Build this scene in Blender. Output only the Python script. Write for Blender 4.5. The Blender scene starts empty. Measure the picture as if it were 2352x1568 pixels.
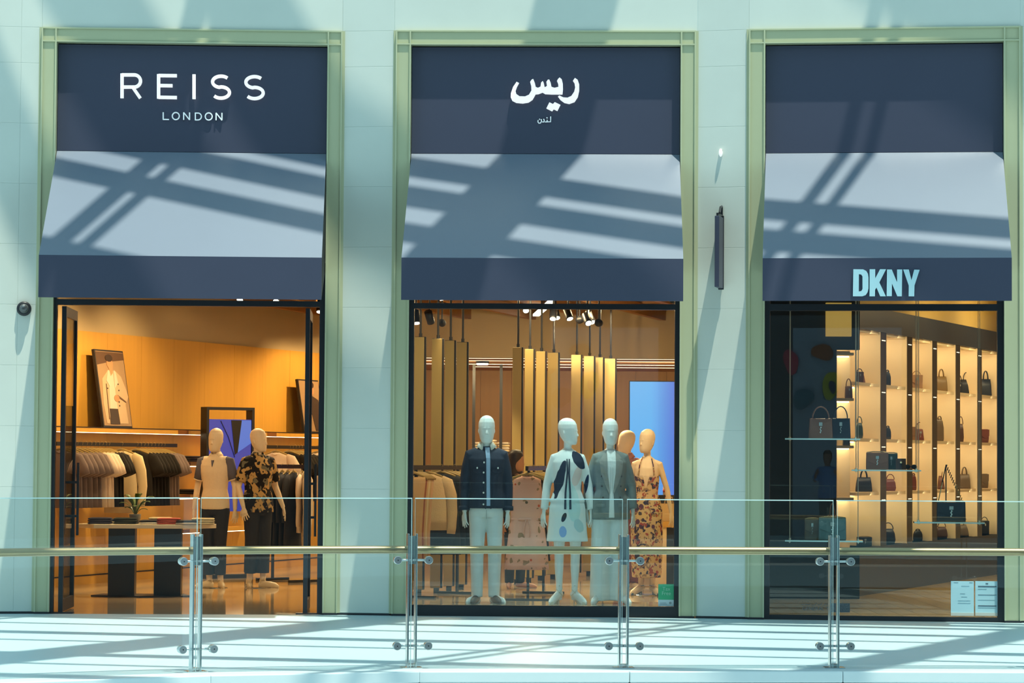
import bpy, bmesh, math, random
from mathutils import Vector, Matrix
random.seed(7)
SC = bpy.context.scene
COL = SC.collection
PI = math.pi

# ------------------------------------------------------------------ camera
F_PX, EYE = 6230.0, 1.53                 # focal length in pixels of a 2352 wide frame, eye height
PITCH, ROLL = math.atan(271 / F_PX), 0.0065
FWD = Vector((0, math.cos(PITCH), math.sin(PITCH)))
_up0 = Vector((0, -math.sin(PITCH), math.cos(PITCH)))
RGT = Vector((1, 0, 0)) * math.cos(ROLL) + _up0 * math.sin(ROLL)
UPV = _up0 * math.cos(ROLL) - Vector((1, 0, 0)) * math.sin(ROLL)
CAM = Vector((0, 0, EYE))
cd = bpy.data.cameras.new('camera')
cd.sensor_width = 36.0
cd.lens = 36.0 * F_PX / 2352
cd.clip_end = 300
co = bpy.data.objects.new('camera', cd)
COL.objects.link(co)
m = Matrix((RGT, UPV, -FWD)).transposed().to_4x4()
m.translation = CAM
co.matrix_world = m
SC.camera = co

# ------------------------------------------------------------------ light
SC.view_settings.view_transform = 'Standard'
SC.view_settings.look = 'None'
SC.view_settings.gamma = 1
SC.view_settings.exposure = 0.0
SC.view_settings.use_curve_mapping = False
W = bpy.data.worlds.new('sky')
SC.world = W
W.use_nodes = True
bg = W.node_tree.nodes['Background']
bg.inputs[0].default_value = (0.50, 0.86, 1.0, 1)
bg.inputs[1].default_value = 1.18
SUN_DIR = Vector((-0.15, 0.2, -1.0))
sl = bpy.data.lights.new('sun', 'SUN')
sl.energy = 5.9
sl.color = (0.95, 0.96, 0.80)
sl.angle = 0.0095
so = bpy.data.objects.new('sun', sl)
COL.objects.link(so)
so.rotation_euler = SUN_DIR.to_track_quat('-Z', 'Y').to_euler()

def ray(px, py):
    return FWD + RGT * ((px - 1176) / F_PX) + UPV * ((784 - py) / F_PX)
def at(px, py, Y):
    d = ray(px, py)
    return CAM + d * (Y / d.y)
def plane(px, py, p0, n):
    d = ray(px, py)
    return CAM + d * ((Vector(p0) - CAM).dot(n) / d.dot(n))
def floor_at(px, py, z=0.0):
    return plane(px, py, (0, 0, z), Vector((0, 0, 1)))

# ------------------------------------------------------------------ materials
MATS = {}
def newmat(name):
    m = bpy.data.materials.new(name)
    m.use_nodes = True
    MATS[name] = m
    return m, m.node_tree.nodes, m.node_tree.links, m.node_tree.nodes['Principled BSDF']
def mat(name, col, rough=0.5, metal=0.0, var=0.0, scale=8.0, bump=0.0, stretch=(1, 1, 1), emit=None, estr=0.0, spec=0.5, sheen=0.0):
    """principled material whose colour varies by a soft noise"""
    if name in MATS:
        return MATS[name]
    m, N, K, B = newmat(name)
    c = tuple(col) + (1,)
    B.inputs['Base Color'].default_value = c
    B.inputs['Roughness'].default_value = rough
    B.inputs['Metallic'].default_value = metal
    B.inputs['Specular IOR Level'].default_value = spec
    if sheen:
        B.inputs['Sheen Weight'].default_value = sheen
    if emit:
        B.inputs['Emission Color'].default_value = tuple(emit) + (1,)
        B.inputs['Emission Strength'].default_value = estr
    if var or bump:
        tc = N.new('ShaderNodeTexCoord')
        mp = N.new('ShaderNodeMapping')
        mp.inputs['Scale'].default_value = stretch
        K.new(tc.outputs['Object'], mp.inputs['Vector'])
        nz = N.new('ShaderNodeTexNoise')
        nz.inputs['Scale'].default_value = scale
        nz.inputs['Detail'].default_value = 4
        K.new(mp.outputs['Vector'], nz.inputs['Vector'])
        if var:
            mx = N.new('ShaderNodeMix')
            mx.data_type = 'RGBA'
            mx.inputs['A'].default_value = tuple(max(0, x * (1 - var)) for x in col) + (1,)
            mx.inputs['B'].default_value = tuple(min(1, x * (1 + var)) for x in col) + (1,)
            K.new(nz.outputs['Fac'], mx.inputs['Factor'])
            K.new(mx.outputs['Result'], B.inputs['Base Color'])
        if bump:
            bp = N.new('ShaderNodeBump')
            bp.inputs['Strength'].default_value = bump
            bp.inputs['Distance'].default_value = 0.01
            K.new(nz.outputs['Fac'], bp.inputs['Height'])
            K.new(bp.outputs['Normal'], B.inputs['Normal'])
    return m
def glassmat(name, tint=(0.95, 0.98, 0.97), base=0.04):
    """thin window glass: clear with a Schlick reflection"""
    m, N, K, B = newmat(name)
    N.remove(B)
    out = N['Material Output']
    tr = N.new('ShaderNodeBsdfTransparent')
    tr.inputs[0].default_value = tuple(tint) + (1,)
    gl = N.new('ShaderNodeBsdfGlossy')
    gl.inputs['Roughness'].default_value = 0.0
    lw = N.new('ShaderNodeLayerWeight')
    lw.inputs['Blend'].default_value = 0.5
    pw = N.new('ShaderNodeMath'); pw.operation = 'POWER'
    pw.inputs[1].default_value = 5
    K.new(lw.outputs['Facing'], pw.inputs[0])
    ma = N.new('ShaderNodeMath'); ma.operation = 'MULTIPLY_ADD'
    ma.inputs[1].default_value = 1 - base
    ma.inputs[2].default_value = base
    K.new(pw.outputs[0], ma.inputs[0])
    mx = N.new('ShaderNodeMixShader')
    K.new(ma.outputs[0], mx.inputs['Fac'])
    K.new(tr.outputs[0], mx.inputs[1])
    K.new(gl.outputs[0], mx.inputs[2])
    K.new(mx.outputs[0], out.inputs['Surface'])
    return m
def emis(name, col, s):
    return mat(name, (0.8, 0.8, 0.8) if s > 1 else (.02, .02, .02), 0.5, emit=col, estr=s)
def printmat(name, base, layers, rough=0.8):
    """cloth print: layers of (kind, colour, ...) laid over the base in object space.
    noise: (kind, col, scale, lo, hi[, offset]); blob: (kind, col, (cx, cz), (rx, rz)[, wobble])"""
    m, N, K, B = newmat(name)
    B.inputs['Roughness'].default_value = rough
    B.inputs['Specular IOR Level'].default_value = 0.2
    tc = N.new('ShaderNodeTexCoord')
    cur = None
    prev = tuple(base) + (1,)
    for i, l in enumerate(layers):
        if l[0] == 'noise':
            nz = N.new('ShaderNodeTexNoise')
            nz.inputs['Scale'].default_value = l[2]
            nz.inputs['Detail'].default_value = 1.0
            mp = N.new('ShaderNodeMapping')
            mp.inputs['Location'].default_value = (l[5] if len(l) > 5 else i * 3.7, i * 1.3, 0)
            K.new(tc.outputs['Object'], mp.inputs['Vector'])
            K.new(mp.outputs['Vector'], nz.inputs['Vector'])
            mr = N.new('ShaderNodeMapRange')
            mr.inputs['From Min'].default_value = l[3]
            mr.inputs['From Max'].default_value = l[4]
            K.new(nz.outputs['Fac'], mr.inputs['Value'])
            fac = mr.outputs['Result']
        elif l[0] == 'voro':
            vo = N.new('ShaderNodeTexVoronoi')
            vo.inputs['Scale'].default_value = l[2]
            mp = N.new('ShaderNodeMapping')
            mp.inputs['Location'].default_value = (l[5] if len(l) > 5 else i * 2.1, i * 0.9, 0)
            K.new(tc.outputs['Object'], mp.inputs['Vector'])
            K.new(mp.outputs['Vector'], vo.inputs['Vector'])
            mr = N.new('ShaderNodeMapRange')
            mr.inputs['From Min'].default_value = l[4]
            mr.inputs['From Max'].default_value = l[3]
            K.new(vo.outputs['Distance'], mr.inputs['Value'])
            fac = mr.outputs['Result']
        else:
            (cx, cz), (rx, rz) = l[2], l[3]
            wob = l[4] if len(l) > 4 else 0.0
            nz = N.new('ShaderNodeTexNoise')
            nz.inputs['Scale'].default_value = 7
            K.new(tc.outputs['Object'], nz.inputs['Vector'])
            sb = N.new('ShaderNodeVectorMath'); sb.operation = 'SUBTRACT'
            K.new(tc.outputs['Object'], sb.inputs[0])
            sb.inputs[1].default_value = (cx, 0, cz)
            rt = N.new('ShaderNodeVectorRotate'); rt.rotation_type = 'Y_AXIS'
            rt.inputs['Angle'].default_value = math.radians(l[5] if len(l) > 5 else 0)
            K.new(sb.outputs[0], rt.inputs['Vector'])
            ml = N.new('ShaderNodeVectorMath'); ml.operation = 'MULTIPLY'
            K.new(rt.outputs[0], ml.inputs[0])
            ml.inputs[1].default_value = (1 / rx, 0, 1 / rz)
            ln = N.new('ShaderNodeVectorMath'); ln.operation = 'LENGTH'
            K.new(ml.outputs[0], ln.inputs[0])
            ad = N.new('ShaderNodeMath'); ad.operation = 'MULTIPLY_ADD'
            K.new(nz.outputs['Fac'], ad.inputs[0])
            ad.inputs[1].default_value = wob
            K.new(ln.outputs['Value'], ad.inputs[2])
            mr = N.new('ShaderNodeMapRange')
            mr.inputs['From Min'].default_value = 1.03 + wob / 2
            mr.inputs['From Max'].default_value = 0.97 + wob / 2
            K.new(ad.outputs[0], mr.inputs['Value'])
            fac = mr.outputs['Result']
        mx = N.new('ShaderNodeMix')
        mx.data_type = 'RGBA'
        if cur is None:
            mx.inputs['A'].default_value = prev
        else:
            K.new(cur, mx.inputs['A'])
        mx.inputs['B'].default_value = tuple(l[1]) + (1,)
        K.new(fac, mx.inputs['Factor'])
        cur = mx.outputs['Result']
    if cur:
        K.new(cur, B.inputs['Base Color'])
    else:
        B.inputs['Base Color'].default_value = prev
    return m

STONE = mat('pale_stone', (0.63, 0.67, 0.61), 0.55, var=0.06, scale=2.2)
STONE_BACK = mat('stone_joint', (0.66, 0.72, 0.68), 0.8, var=0.1)
GREEN = mat('green_paint', (0.47, 0.49, 0.31), 0.4, var=0.05, scale=3, stretch=(1, 1, .3))
GREEN_D = mat('green_paint_edge', (0.50, 0.52, 0.34), 0.35, var=0.05)
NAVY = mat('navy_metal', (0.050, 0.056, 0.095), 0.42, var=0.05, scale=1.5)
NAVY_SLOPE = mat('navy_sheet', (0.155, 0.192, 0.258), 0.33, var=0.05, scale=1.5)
BLACK = mat('black_metal', (0.012, 0.014, 0.02), 0.4, var=0.1)
BLACKM = mat('black_matt', (0.010, 0.010, 0.012), 0.7, var=0.1)
WHITE = mat('white_acrylic', (0.85, 0.85, 0.85), 0.3, var=0.01, emit=(1, 1, 1), estr=0.55)
PALEBLUE = mat('pale_blue_letter', (0.42, 0.66, 0.74), 0.4, var=0.03)
FLOOR = mat('pale_floor', (0.475, 0.60, 0.65), 0.42, var=0.03, scale=1.2, spec=0.25)
SHOPFLOOR = mat('beige_marble', (0.52, 0.40, 0.27), 0.07, var=0.07, scale=1.3)
WOODFLOOR = mat('light_oak_floor', (0.52, 0.36, 0.16), 0.25, var=0.15, scale=3, stretch=(1, 12, 1))
WOOD = mat('honey_wood', (0.64, 0.345, 0.058), 0.45, var=0.10, scale=2.0, stretch=(5, 5, .25))
WOOD_D = mat('red_wood', (0.33, 0.165, 0.035), 0.45, var=0.18, scale=2.0, stretch=(5, 5, .2))
WOOD_E = mat('dark_wood_block', (0.22, 0.08, 0.02), 0.5, var=0.15)
BEAM = mat('ceiling_beam_wood', (0.34, 0.16, 0.05), 0.5, var=0.2)
PLASTER = mat('warm_plaster', (0.50, 0.40, 0.24), 0.8, var=0.05, scale=1.5)
BRONZE = mat('bronze_panel', (0.46, 0.35, 0.14), 0.40, 0.30, var=0.18, scale=2.5, stretch=(3, 3, .35))
STEEL = mat('brushed_steel', (0.62, 0.64, 0.64), 0.22, 1.0, var=0.06, scale=20, stretch=(1, 1, .1))
RAILSTEEL = mat('handrail_steel', (0.42, 0.31, 0.17), 0.32, 0.75, var=0.10, scale=1.5, stretch=(1, 8, 8))
CHROME = mat('chrome_knob', (0.62, 0.65, 0.66), 0.28, 1.0, var=0.04)
GLASS = glassmat('shop_glass')
GLASS_RAIL = glassmat('balustrade_glass', (0.95, 0.985, 0.985), 0.03)
GLASS_SHELF = glassmat('shelf_glass', (0.90, 0.97, 0.94), 0.06)
GLASS_EDGE = mat('glass_edge', (0.62, 0.80, 0.78), 0.25, var=0.05)
SKIN_M = mat('mannequin_white', (0.84, 0.83, 0.78), 0.45, var=0.02)
SKIN_T = mat('mannequin_cream', (0.74, 0.60, 0.42), 0.5, var=0.02)
HANG = mat('hanger_wood', (0.36, 0.26, 0.09), 0.45, var=0.1)
WIRE = mat('steel_wire', (0.72, 0.66, 0.52), 0.3, 1.0, var=0.03)
CREAM = mat('cream_panel', (0.80, 0.63, 0.38), 0.6, var=0.03)
DARKNAVY = mat('dark_navy_panel', (0.020, 0.026, 0.040), 0.35, var=0.1)
LAMP = emis('lamp_face', (1.0, 0.93, 0.80), 3.5)
LED = emis('led_strip', (1.0, 0.80, 0.48), 7.0)
LEDSOFT = emis('led_line', (1.0, 0.82, 0.55), 1.6)

# ------------------------------------------------------------------ mesh helpers
def children_link(o):
    COL.objects.link(o)
class MB:
    def __init__(s):
        s.v, s.f = [], []
    def box(s, c, d, rz=0.0, M=None):
        x, y, z = d[0] / 2, d[1] / 2, d[2] / 2
        R = M or Matrix.Rotation(rz, 3, 'Z')
        b = len(s.v)
        for k in range(8):
            p = Vector((x if k & 1 else -x, y if k & 2 else -y, z if k & 4 else -z))
            s.v.append(tuple(Vector(c) + R @ p))
        for q in ((0, 2, 3, 1), (4, 5, 7, 6), (0, 1, 5, 4), (2, 6, 7, 3), (0, 4, 6, 2), (1, 3, 7, 5)):
            s.f.append([b + i for i in q])
        return s
    def span(s, x0, x1, y0, y1, z0, z1):
        return s.box(((x0 + x1) / 2, (y0 + y1) / 2, (z0 + z1) / 2), (abs(x1 - x0), abs(y1 - y0), abs(z1 - z0)))
    def prism(s, poly, y0, y1):
        """poly in (x, z), extruded from y0 to y1"""
        b, n = len(s.v), len(poly)
        for (x, z) in poly: s.v.append((x, y0, z))
        for (x, z) in poly: s.v.append((x, y1, z))
        s.f.append([b + i for i in range(n)])
        s.f.append([b + n + i for i in reversed(range(n))])
        for i in range(n):
            j = (i + 1) % n
            s.f.append([b + j, b + i, b + n + i, b + n + j])
        return s
    def hprism(s, poly, z0, z1):
        """poly in (x, y), extruded from z0 to z1"""
        b, n = len(s.v), len(poly)
        for (x, y) in poly: s.v.append((x, y, z0))
        for (x, y) in poly: s.v.append((x, y, z1))
        s.f.append([b + i for i in reversed(range(n))])
        s.f.append([b + n + i for i in range(n)])
        for i in range(n):
            j = (i + 1) % n
            s.f.append([b + i, b + j, b + n + j, b + n + i])
        return s
    def rings(s, rs, cap=True):
        """rs: list of lists of points (same count), lofted"""
        n = len(rs[0])
        b = len(s.v)
        for r in rs: s.v.extend(tuple(p) for p in r)
        for k in range(len(rs) - 1):
            for i in range(n):
                j = (i + 1) % n
                s.f.append([b + k * n + i, b + k * n + j, b + (k + 1) * n + j, b + (k + 1) * n + i])
        if cap:
            s.f.append([b + i for i in reversed(range(n))])
            e = b + (len(rs) - 1) * n
            s.f.append([e + i for i in range(n)])
        return s
    def tube(s, pts, r, n=8, flat=None):
        """tube through pts; r a number or a list; flat=(a, b) scales the two cross axes"""
        pts = [Vector(p) for p in pts]
        rs = []
        ref = None
        for i, p in enumerate(pts):
            d = (pts[min(i + 1, len(pts) - 1)] - pts[max(i - 1, 0)]).normalized()
            if ref is None:
                h = Vector((0, 1, 0)) if abs(d.y) < 0.8 else Vector((1, 0, 0))
                u = d.cross(h).normalized()
            else:
                u = (ref - d * ref.dot(d)).normalized()
            ref = u
            w = d.cross(u)
            rad = r[i] if isinstance(r, (list, tuple)) else r
            fa, fb = flat or (1, 1)
            rs.append([p + (u * math.cos(2 * PI * k / n) * fa + w * math.sin(2 * PI * k / n) * fb) * rad for k in range(n)])
        return s.rings(rs)
    def ell(s, zs, n=16, M=None):
        """stack of ellipses (z, rx, ry, cx, cy)"""
        rs = []
        for q in zs:
            z, rx, ry = q[:3]
            cx, cy = (q[3], q[4]) if len(q) > 4 else (0, q[3] if len(q) > 3 else 0)
            ring = [Vector((cx + rx * math.cos(2 * PI * k / n), cy + ry * math.sin(2 * PI * k / n), z)) for k in range(n)]
            if M: ring = [M @ p for p in ring]
            rs.append(ring)
        return s.rings(rs)
    def ball(s, c, r, n=10, sc=(1, 1, 1)):
        zs = []
        c = Vector(c)
        rs = []
        for k in range(1, n // 2 + 2):
            a = -PI / 2 + PI * k / (n // 2 + 2)
            rs.append([c + Vector((sc[0] * r * math.cos(a) * math.cos(2 * PI * i / n), sc[1] * r * math.cos(a) * math.sin(2 * PI * i / n), sc[2] * r * math.sin(a))) for i in range(n)])
        return s.rings(rs)
    def stroke(s, pts, w, y0, y1):
        """flat ribbon letter stroke in (x, z), width w, extruded y0..y1"""
        n = len(pts)
        Lp, Rp = [], []
        for i in range(n):
            p = Vector(pts[i])
            a = Vector(pts[max(i - 1, 0)]); c = Vector(pts[min(i + 1, n - 1)])
            d = (c - a).normalized()
            nn = Vector((-d.y, d.x))
            Lp.append(p + nn * w / 2); Rp.append(p - nn * w / 2)
        for i in range(n - 1):
            s.prism([tuple(Lp[i]), tuple(Lp[i + 1]), tuple(Rp[i + 1]), tuple(Rp[i])], y0, y1)
        return s
    def mesh(s, name, smooth=False):
        me = bpy.data.meshes.new(name)
        me.from_pydata([tuple(p) for p in s.v], [], s.f)
        bm = bmesh.new(); bm.from_mesh(me)
        bmesh.ops.recalc_face_normals(bm, faces=bm.faces)
        bm.to_mesh(me); bm.free()
        if smooth:
            me.polygons.foreach_set('use_smooth', [True] * len(me.polygons))
        me.update()
        return me
    def build(s, name, material, parent=None, smooth=False, bevel=0.0):
        return link(name, s.mesh(name, smooth), material, parent, bevel)
def link(name, me, material, parent=None, bevel=0.0):
    o = bpy.data.objects.new(name, me)
    if len(me.materials) == 0:
        me.materials.append(material)
    COL.objects.link(o)
    o.material_slots[0].link = 'OBJECT'
    o.material_slots[0].material = material
    if parent: o.parent = parent
    if bevel:
        b = o.modifiers.new('bevel', 'BEVEL')
        b.width = bevel; b.segments = 2; b.limit_method = 'ANGLE'
    return o
def tag(o, label, cat=None, group=None, kind=None):
    o['label'] = label
    if cat: o['category'] = cat
    if group: o['group'] = group
    if kind: o['kind'] = kind
    return o
def thing(name, label, cat, loc=(0, 0, 0), rz=0.0, group=None):
    o = bpy.data.objects.new(name, None)
    COL.objects.link(o)
    o.empty_display_size = 0.1
    o.location = loc
    o.rotation_euler = (0, 0, rz)
    return tag(o, label, cat, group)
def struct(name, label=None, loc=(0, 0, 0), rz=0.0):
    o = bpy.data.objects.new(name, None)
    COL.objects.link(o)
    o.location = loc
    o.rotation_euler = (0, 0, rz)
    o['kind'] = 'structure'
    if label: o['label'] = label
    return o
def remesh(mb, voxel, smooth=3, fac=0.5):
    me = mb.mesh('volume')
    o = bpy.data.objects.new('volume', me)
    COL.objects.link(o)
    r = o.modifiers.new('r', 'REMESH'); r.mode = 'VOXEL'; r.voxel_size = voxel; r.use_smooth_shade = True
    if smooth:
        q = o.modifiers.new('s', 'SMOOTH'); q.iterations = smooth; q.factor = fac
    dg = bpy.context.evaluated_depsgraph_get()
    out = bpy.data.meshes.new_from_object(o.evaluated_get(dg))
    bpy.data.objects.remove(o)
    bpy.data.meshes.remove(me)
    out.polygons.foreach_set('use_smooth', [True] * len(out.polygons))
    return out

# ------------------------------------------------------------------ the three bays of the curved facade
class Bay: pass
BAYS = []
for (xa, Ya, xb, Yb) in ((83, 26.52, 778, 26.65), (898, 26.58, 1599, 26.49), (1718, 26.37, 2345, 26.07)):
    b = Bay()
    A, B = at(xa, 1055, Ya), at(xb, 1055, Yb)
    A.z = B.z = 0
    b.A, b.B = A, B
    b.t = (B - A).normalized()
    b.n = Vector((-b.t.y, b.t.x, 0))
    b.W = (B - A).length
    b.O = (A + B) / 2
    b.rz = math.atan2(b.t.y, b.t.x)
    BAYS.append(b)
def loc(bi, px, py, d=0.0):
    """pixel -> (x, z) on the plane d behind the face of bay bi"""
    b = BAYS[bi]
    P = plane(px, py, b.O + b.n * d, b.n)
    return (P - b.O).dot(b.t), P.z
def bw(bi, x, y, z=0.0):
    b = BAYS[bi]
    return b.O + b.t * x + b.n * y + Vector((0, 0, z))
HALF = [1.475, 1.475, 1.306]      # half width of the green frame
INN = [1.328, 1.326, 1.148]       # half width of its opening
TOP, INTOP = 5.745, 5.602
SLOPE_Z, FRONT_Z, VAL_Z, PROJ = 4.535, 3.415, 3.018, 1.19
RECESS = 0.10
def xprism(mb, poly, x0, x1):
    """poly in (y, z), extruded along x"""
    b, n = len(mb.v), len(poly)
    for (y, z) in poly: mb.v.append((x0, y, z))
    for (y, z) in poly: mb.v.append((x1, y, z))
    mb.f.append([b + i for i in range(n)])
    mb.f.append([b + n + i for i in reversed(range(n))])
    for i in range(n):
        j = (i + 1) % n
        mb.f.append([b + i, b + n + i, b + n + j, b + j])
    return mb
def wallseg(mb, P, Q, z0, z1, th=0.05):
    """upright slab between plan points P and Q, thickness th to its far side"""
    P, Q = Vector((P[0], P[1])), Vector((Q[0], Q[1]))
    d = (Q - P).normalized()
    n = Vector((-d.y, d.x)) * th
    return mb.hprism([tuple(P), tuple(Q), tuple(Q + n), tuple(P + n)], z0, z1)

# ------------------------------------------------------------------ structure: facade of stone panels
E0 = BAYS[0].A - Vector((0.985, 0.14, 0)) * 4.2
E1 = BAYS[2].B + Vector((0.975, -0.19, 0)) * 3.6
wall = struct('wall_facade', 'pale mint stone facade wall between and above the shop bays')
bk = MB()
plan = [E0, BAYS[0].A, BAYS[0].B, BAYS[1].A, BAYS[1].B, BAYS[2].A, BAYS[2].B, E1]
for i in range(7):
    P, Q = plan[i], plan[i + 1]
    d = (Q - P).normalized(); n = Vector((-d.y, d.x, 0))
    if i % 2 == 0:
        wallseg(bk, P + n * .003, Q + n * .003, 0.0, 9.0, 0.25)
    else:
        wallseg(bk, P + n * .14, Q + n * .14, 3.45, 9.0, 0.12)
        wallseg(bk, P + n * .003, Q + n * .003, TOP + .005, 9.0, 0.13)
bk.build('backing', STONE_BACK, wall)
JOINTS = [0.045 + .594 * k for k in range(10)]
ZS = [0.022] + JOINTS[1:] + [5.745]
def panels(P, Q, cuts, zs):
    d = (Q - P).normalized()
    n = Vector((-d.y, d.x, 0))
    g = 0.0012
    for a, b in zip(cuts[:-1], cuts[1:]):
        for z0, z1 in zip(zs[:-1], zs[1:]):
            mb = MB()
            wallseg(mb, P + d * (a + g), P + d * (b - g), z0 + g, z1 - g, 0.03)
            mb.build('stone_panel', STONE, wall, bevel=0.0015)
UPZ = [5.745, 6.34, 6.93, 7.53, 8.12]
for i in range(7):
    P, Q = plan[i], plan[i + 1]
    Ln = (Q - P).length
    if i % 2 == 0:
        if i == 0: cuts = [Ln - .2 - .9 * k for k in range(4, -1, -1)] + [Ln]
        elif i == 6: cuts = [0] + [.5 + .9 * k for k in range(4)]
        else: cuts = [0, Ln]
        panels(P, Q, cuts, ZS + UPZ[1:])
    else:
        panels(P, Q, [0, Ln], UPZ)
for i in (0, 2, 4, 6):
    P, Q = plan[i], plan[i + 1]
    mb = MB(); wallseg(mb, P, Q, 0.0, 0.021, 0.03)
    o = mb.build('baseboard_%s' % ('left', '', 'inner', '', 'middle', '', 'right')[i], BLACK)
    tag(o, 'thin black base strip under the stone pillar', kind='structure')

# green frames
for bi, b in enumerate(BAYS):
    fr = struct('trim_%d' % (bi + 1), 'sage green metal frame around the tall shop bay', b.O, b.rz)
    h, q = HALF[bi], INN[bi]
    MB().span(-h, -q, -.018, .12, .02, TOP).build('board', GREEN, fr)
    MB().span(q, h, -.018, .12, .02, TOP).build('board', GREEN, fr)
    MB().span(-q, q, -.018, .12, INTOP, TOP).build('board', GREEN, fr)
    for sx in (-1, 1):
        MB().span(sx * h, sx * (h - .014), -.034, -.018, .02, TOP).build('lip', GREEN_D, fr)
        MB().span(sx * q, sx * (q + .014), -.034, -.018, .02, TOP).build('lip', GREEN_D, fr)
        MB().span(sx * (h + .025), sx * h, -.006, .02, .02, TOP).build('outer_bead', GREEN_D, fr)
    for z in (TOP - .014, INTOP):
        MB().span(-h, h, -.033, -.018, z, z + .014).build('lip', GREEN_D, fr)
    MB().span(-h, -q, -.03, .1, 0, .02).build('foot', BLACK, fr)
    MB().span(q, h, -.03, .1, 0, .02).build('foot', BLACK, fr)

# ------------------------------------------------------------------ floors
POST_PX = [(450, 1543), (945, 1534), (1432, 1534), (1916, 1534)]
POSTS = [floor_at(*p) for p in POST_PX]
POSTS = [POSTS[0] - Vector((1.5, .82, 0)), *POSTS, POSTS[3] + Vector((1.58, .06, 0)), POSTS[3] + Vector((3.16, .02, 0))]
POSTS = [POSTS[0] - Vector((1.42, .95, 0))] + POSTS
EDGE = []
for i, p in enumerate(POSTS):
    d = (POSTS[min(i + 1, len(POSTS) - 1)] - POSTS[max(i - 1, 0)]).normalized()
    EDGE.append(p + Vector((d.y, -d.x, 0)) * .33)
POST_DIR = [(POSTS[min(i + 1, len(POSTS) - 1)] - POSTS[max(i - 1, 0)]).normalized() for i in range(len(POSTS))]
fl = MB()
fl.hprism([tuple(p[:2]) for p in EDGE] + [tuple((E1 + Vector((1.5, 0, 0)))[:2])] + [tuple(p[:2]) for p in reversed(plan)] + [tuple((E0 - Vector((1, 0, 0)))[:2])], -.15, 0)
tag(fl.build('floor', FLOOR), 'pale polished gallery floor in front of the shops', kind='structure')
fas = struct('trim_4', 'pale edge fascia of the gallery floor')
for i in range(len(EDGE) - 1):
    P, Q = EDGE[i], EDGE[i + 1]
    d = (Q - P).normalized()
    n = Vector((d.y, -d.x, 0))
    mb = MB()
    wallseg(mb, P + d * .002 + n * .03, Q - d * .002 + n * .03, -.078, .004, .03)
    mb.build('fascia_panel', mat('fascia_white', (0.66, 0.76, 0.78), .3, var=.03), fas, bevel=.008)
    mb = MB(); wallseg(mb, P + n * .006, Q + n * .006, -.094, -.078, .006); mb.build('shadow_gap', BLACK, fas)
    mb = MB(); wallseg(mb, P + n * .03, Q + n * .03, -.7, -.094, .03)
    mb.build('lower_panel', MATS['fascia_white'], fas)
SHOP = MB()
SHOP.hprism([tuple(p[:2]) for p in plan[:6]] + [(2.3, 27.5), (3.2, 47), (-8.8, 47), (-8.8, 27)], -.15, 0)
tag(SHOP.build('floor_shop', SHOPFLOOR), 'glossy beige marble floor of the clothes shop', kind='structure')
fb = struct('floor_boutique', 'light wood plank floor of the handbag shop')
for k in range(34):
    x0 = 2.3 + k * .2
    y0 = 26.46 - max(0, x0 - 2.3) * .115
    MB().span(x0 + .002, x0 + .198, y0, 38.5, -.1, .004).build('plank', WOODFLOOR, fb)
o = MB().span(-25, 25, -12, 19, -5.2, -5).build('floor_atrium', FLOOR)
tag(o, 'pale floor of the level below in the open atrium', kind='structure')

# ------------------------------------------------------------------ skylight lattice over the atrium (casts the bar shadows)
RZ = 13.0
sky = struct('ceiling_skylight', 'steel lattice of the glazed atrium roof')
SKYM = mat('skylight_steel', (0.30, 0.32, 0.33), .5, var=.05)
def bar(x0, y0, x1, y1, w, hgt, name):
    P, Q = Vector((x0, y0)), Vector((x1, y1))
    d = (Q - P).normalized(); n = Vector((-d.y, d.x)) * w / 2
    MB().hprism([tuple(P - n), tuple(Q - n), tuple(Q + n), tuple(P + n)], RZ, RZ + hgt).build(name, SKYM, sky)
SHX = 0.42
def purlin(y0, w):
    y0 += .24 * SHX
    bar(-12, y0 + .24 * 12, 12, y0 - .24 * 12, w * .97, .04, 'purlin')
for y0, w in ((24.72, .29), (24.30, .30), (23.80, .27), (22.72, .27), (21.75, .13), (20.5, .36), (19.55, .13), (18.05, .34), (17.1, .12),
              (16.0, .34), (15.0, .12), (13.6, .34), (12.6, .12), (11, .34), (25.95, .29), (26.45, .3), (27.0, .27), (28.1, .3)):
    purlin(y0, w)
def girder(x, w):
    """x at y = 24.2"""
    x += SHX
    bar(x - .50 * 13, 11.2, x + .50 * 5, 29.2, w * .89, .05, 'girder')
for x, w in ((-2.98, .22), (-2.71, .14), (.775, .83), (3.86, .14), (4.12, .12), (7.3, .62), (-6.2, .7)):
    girder(x, w)

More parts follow.
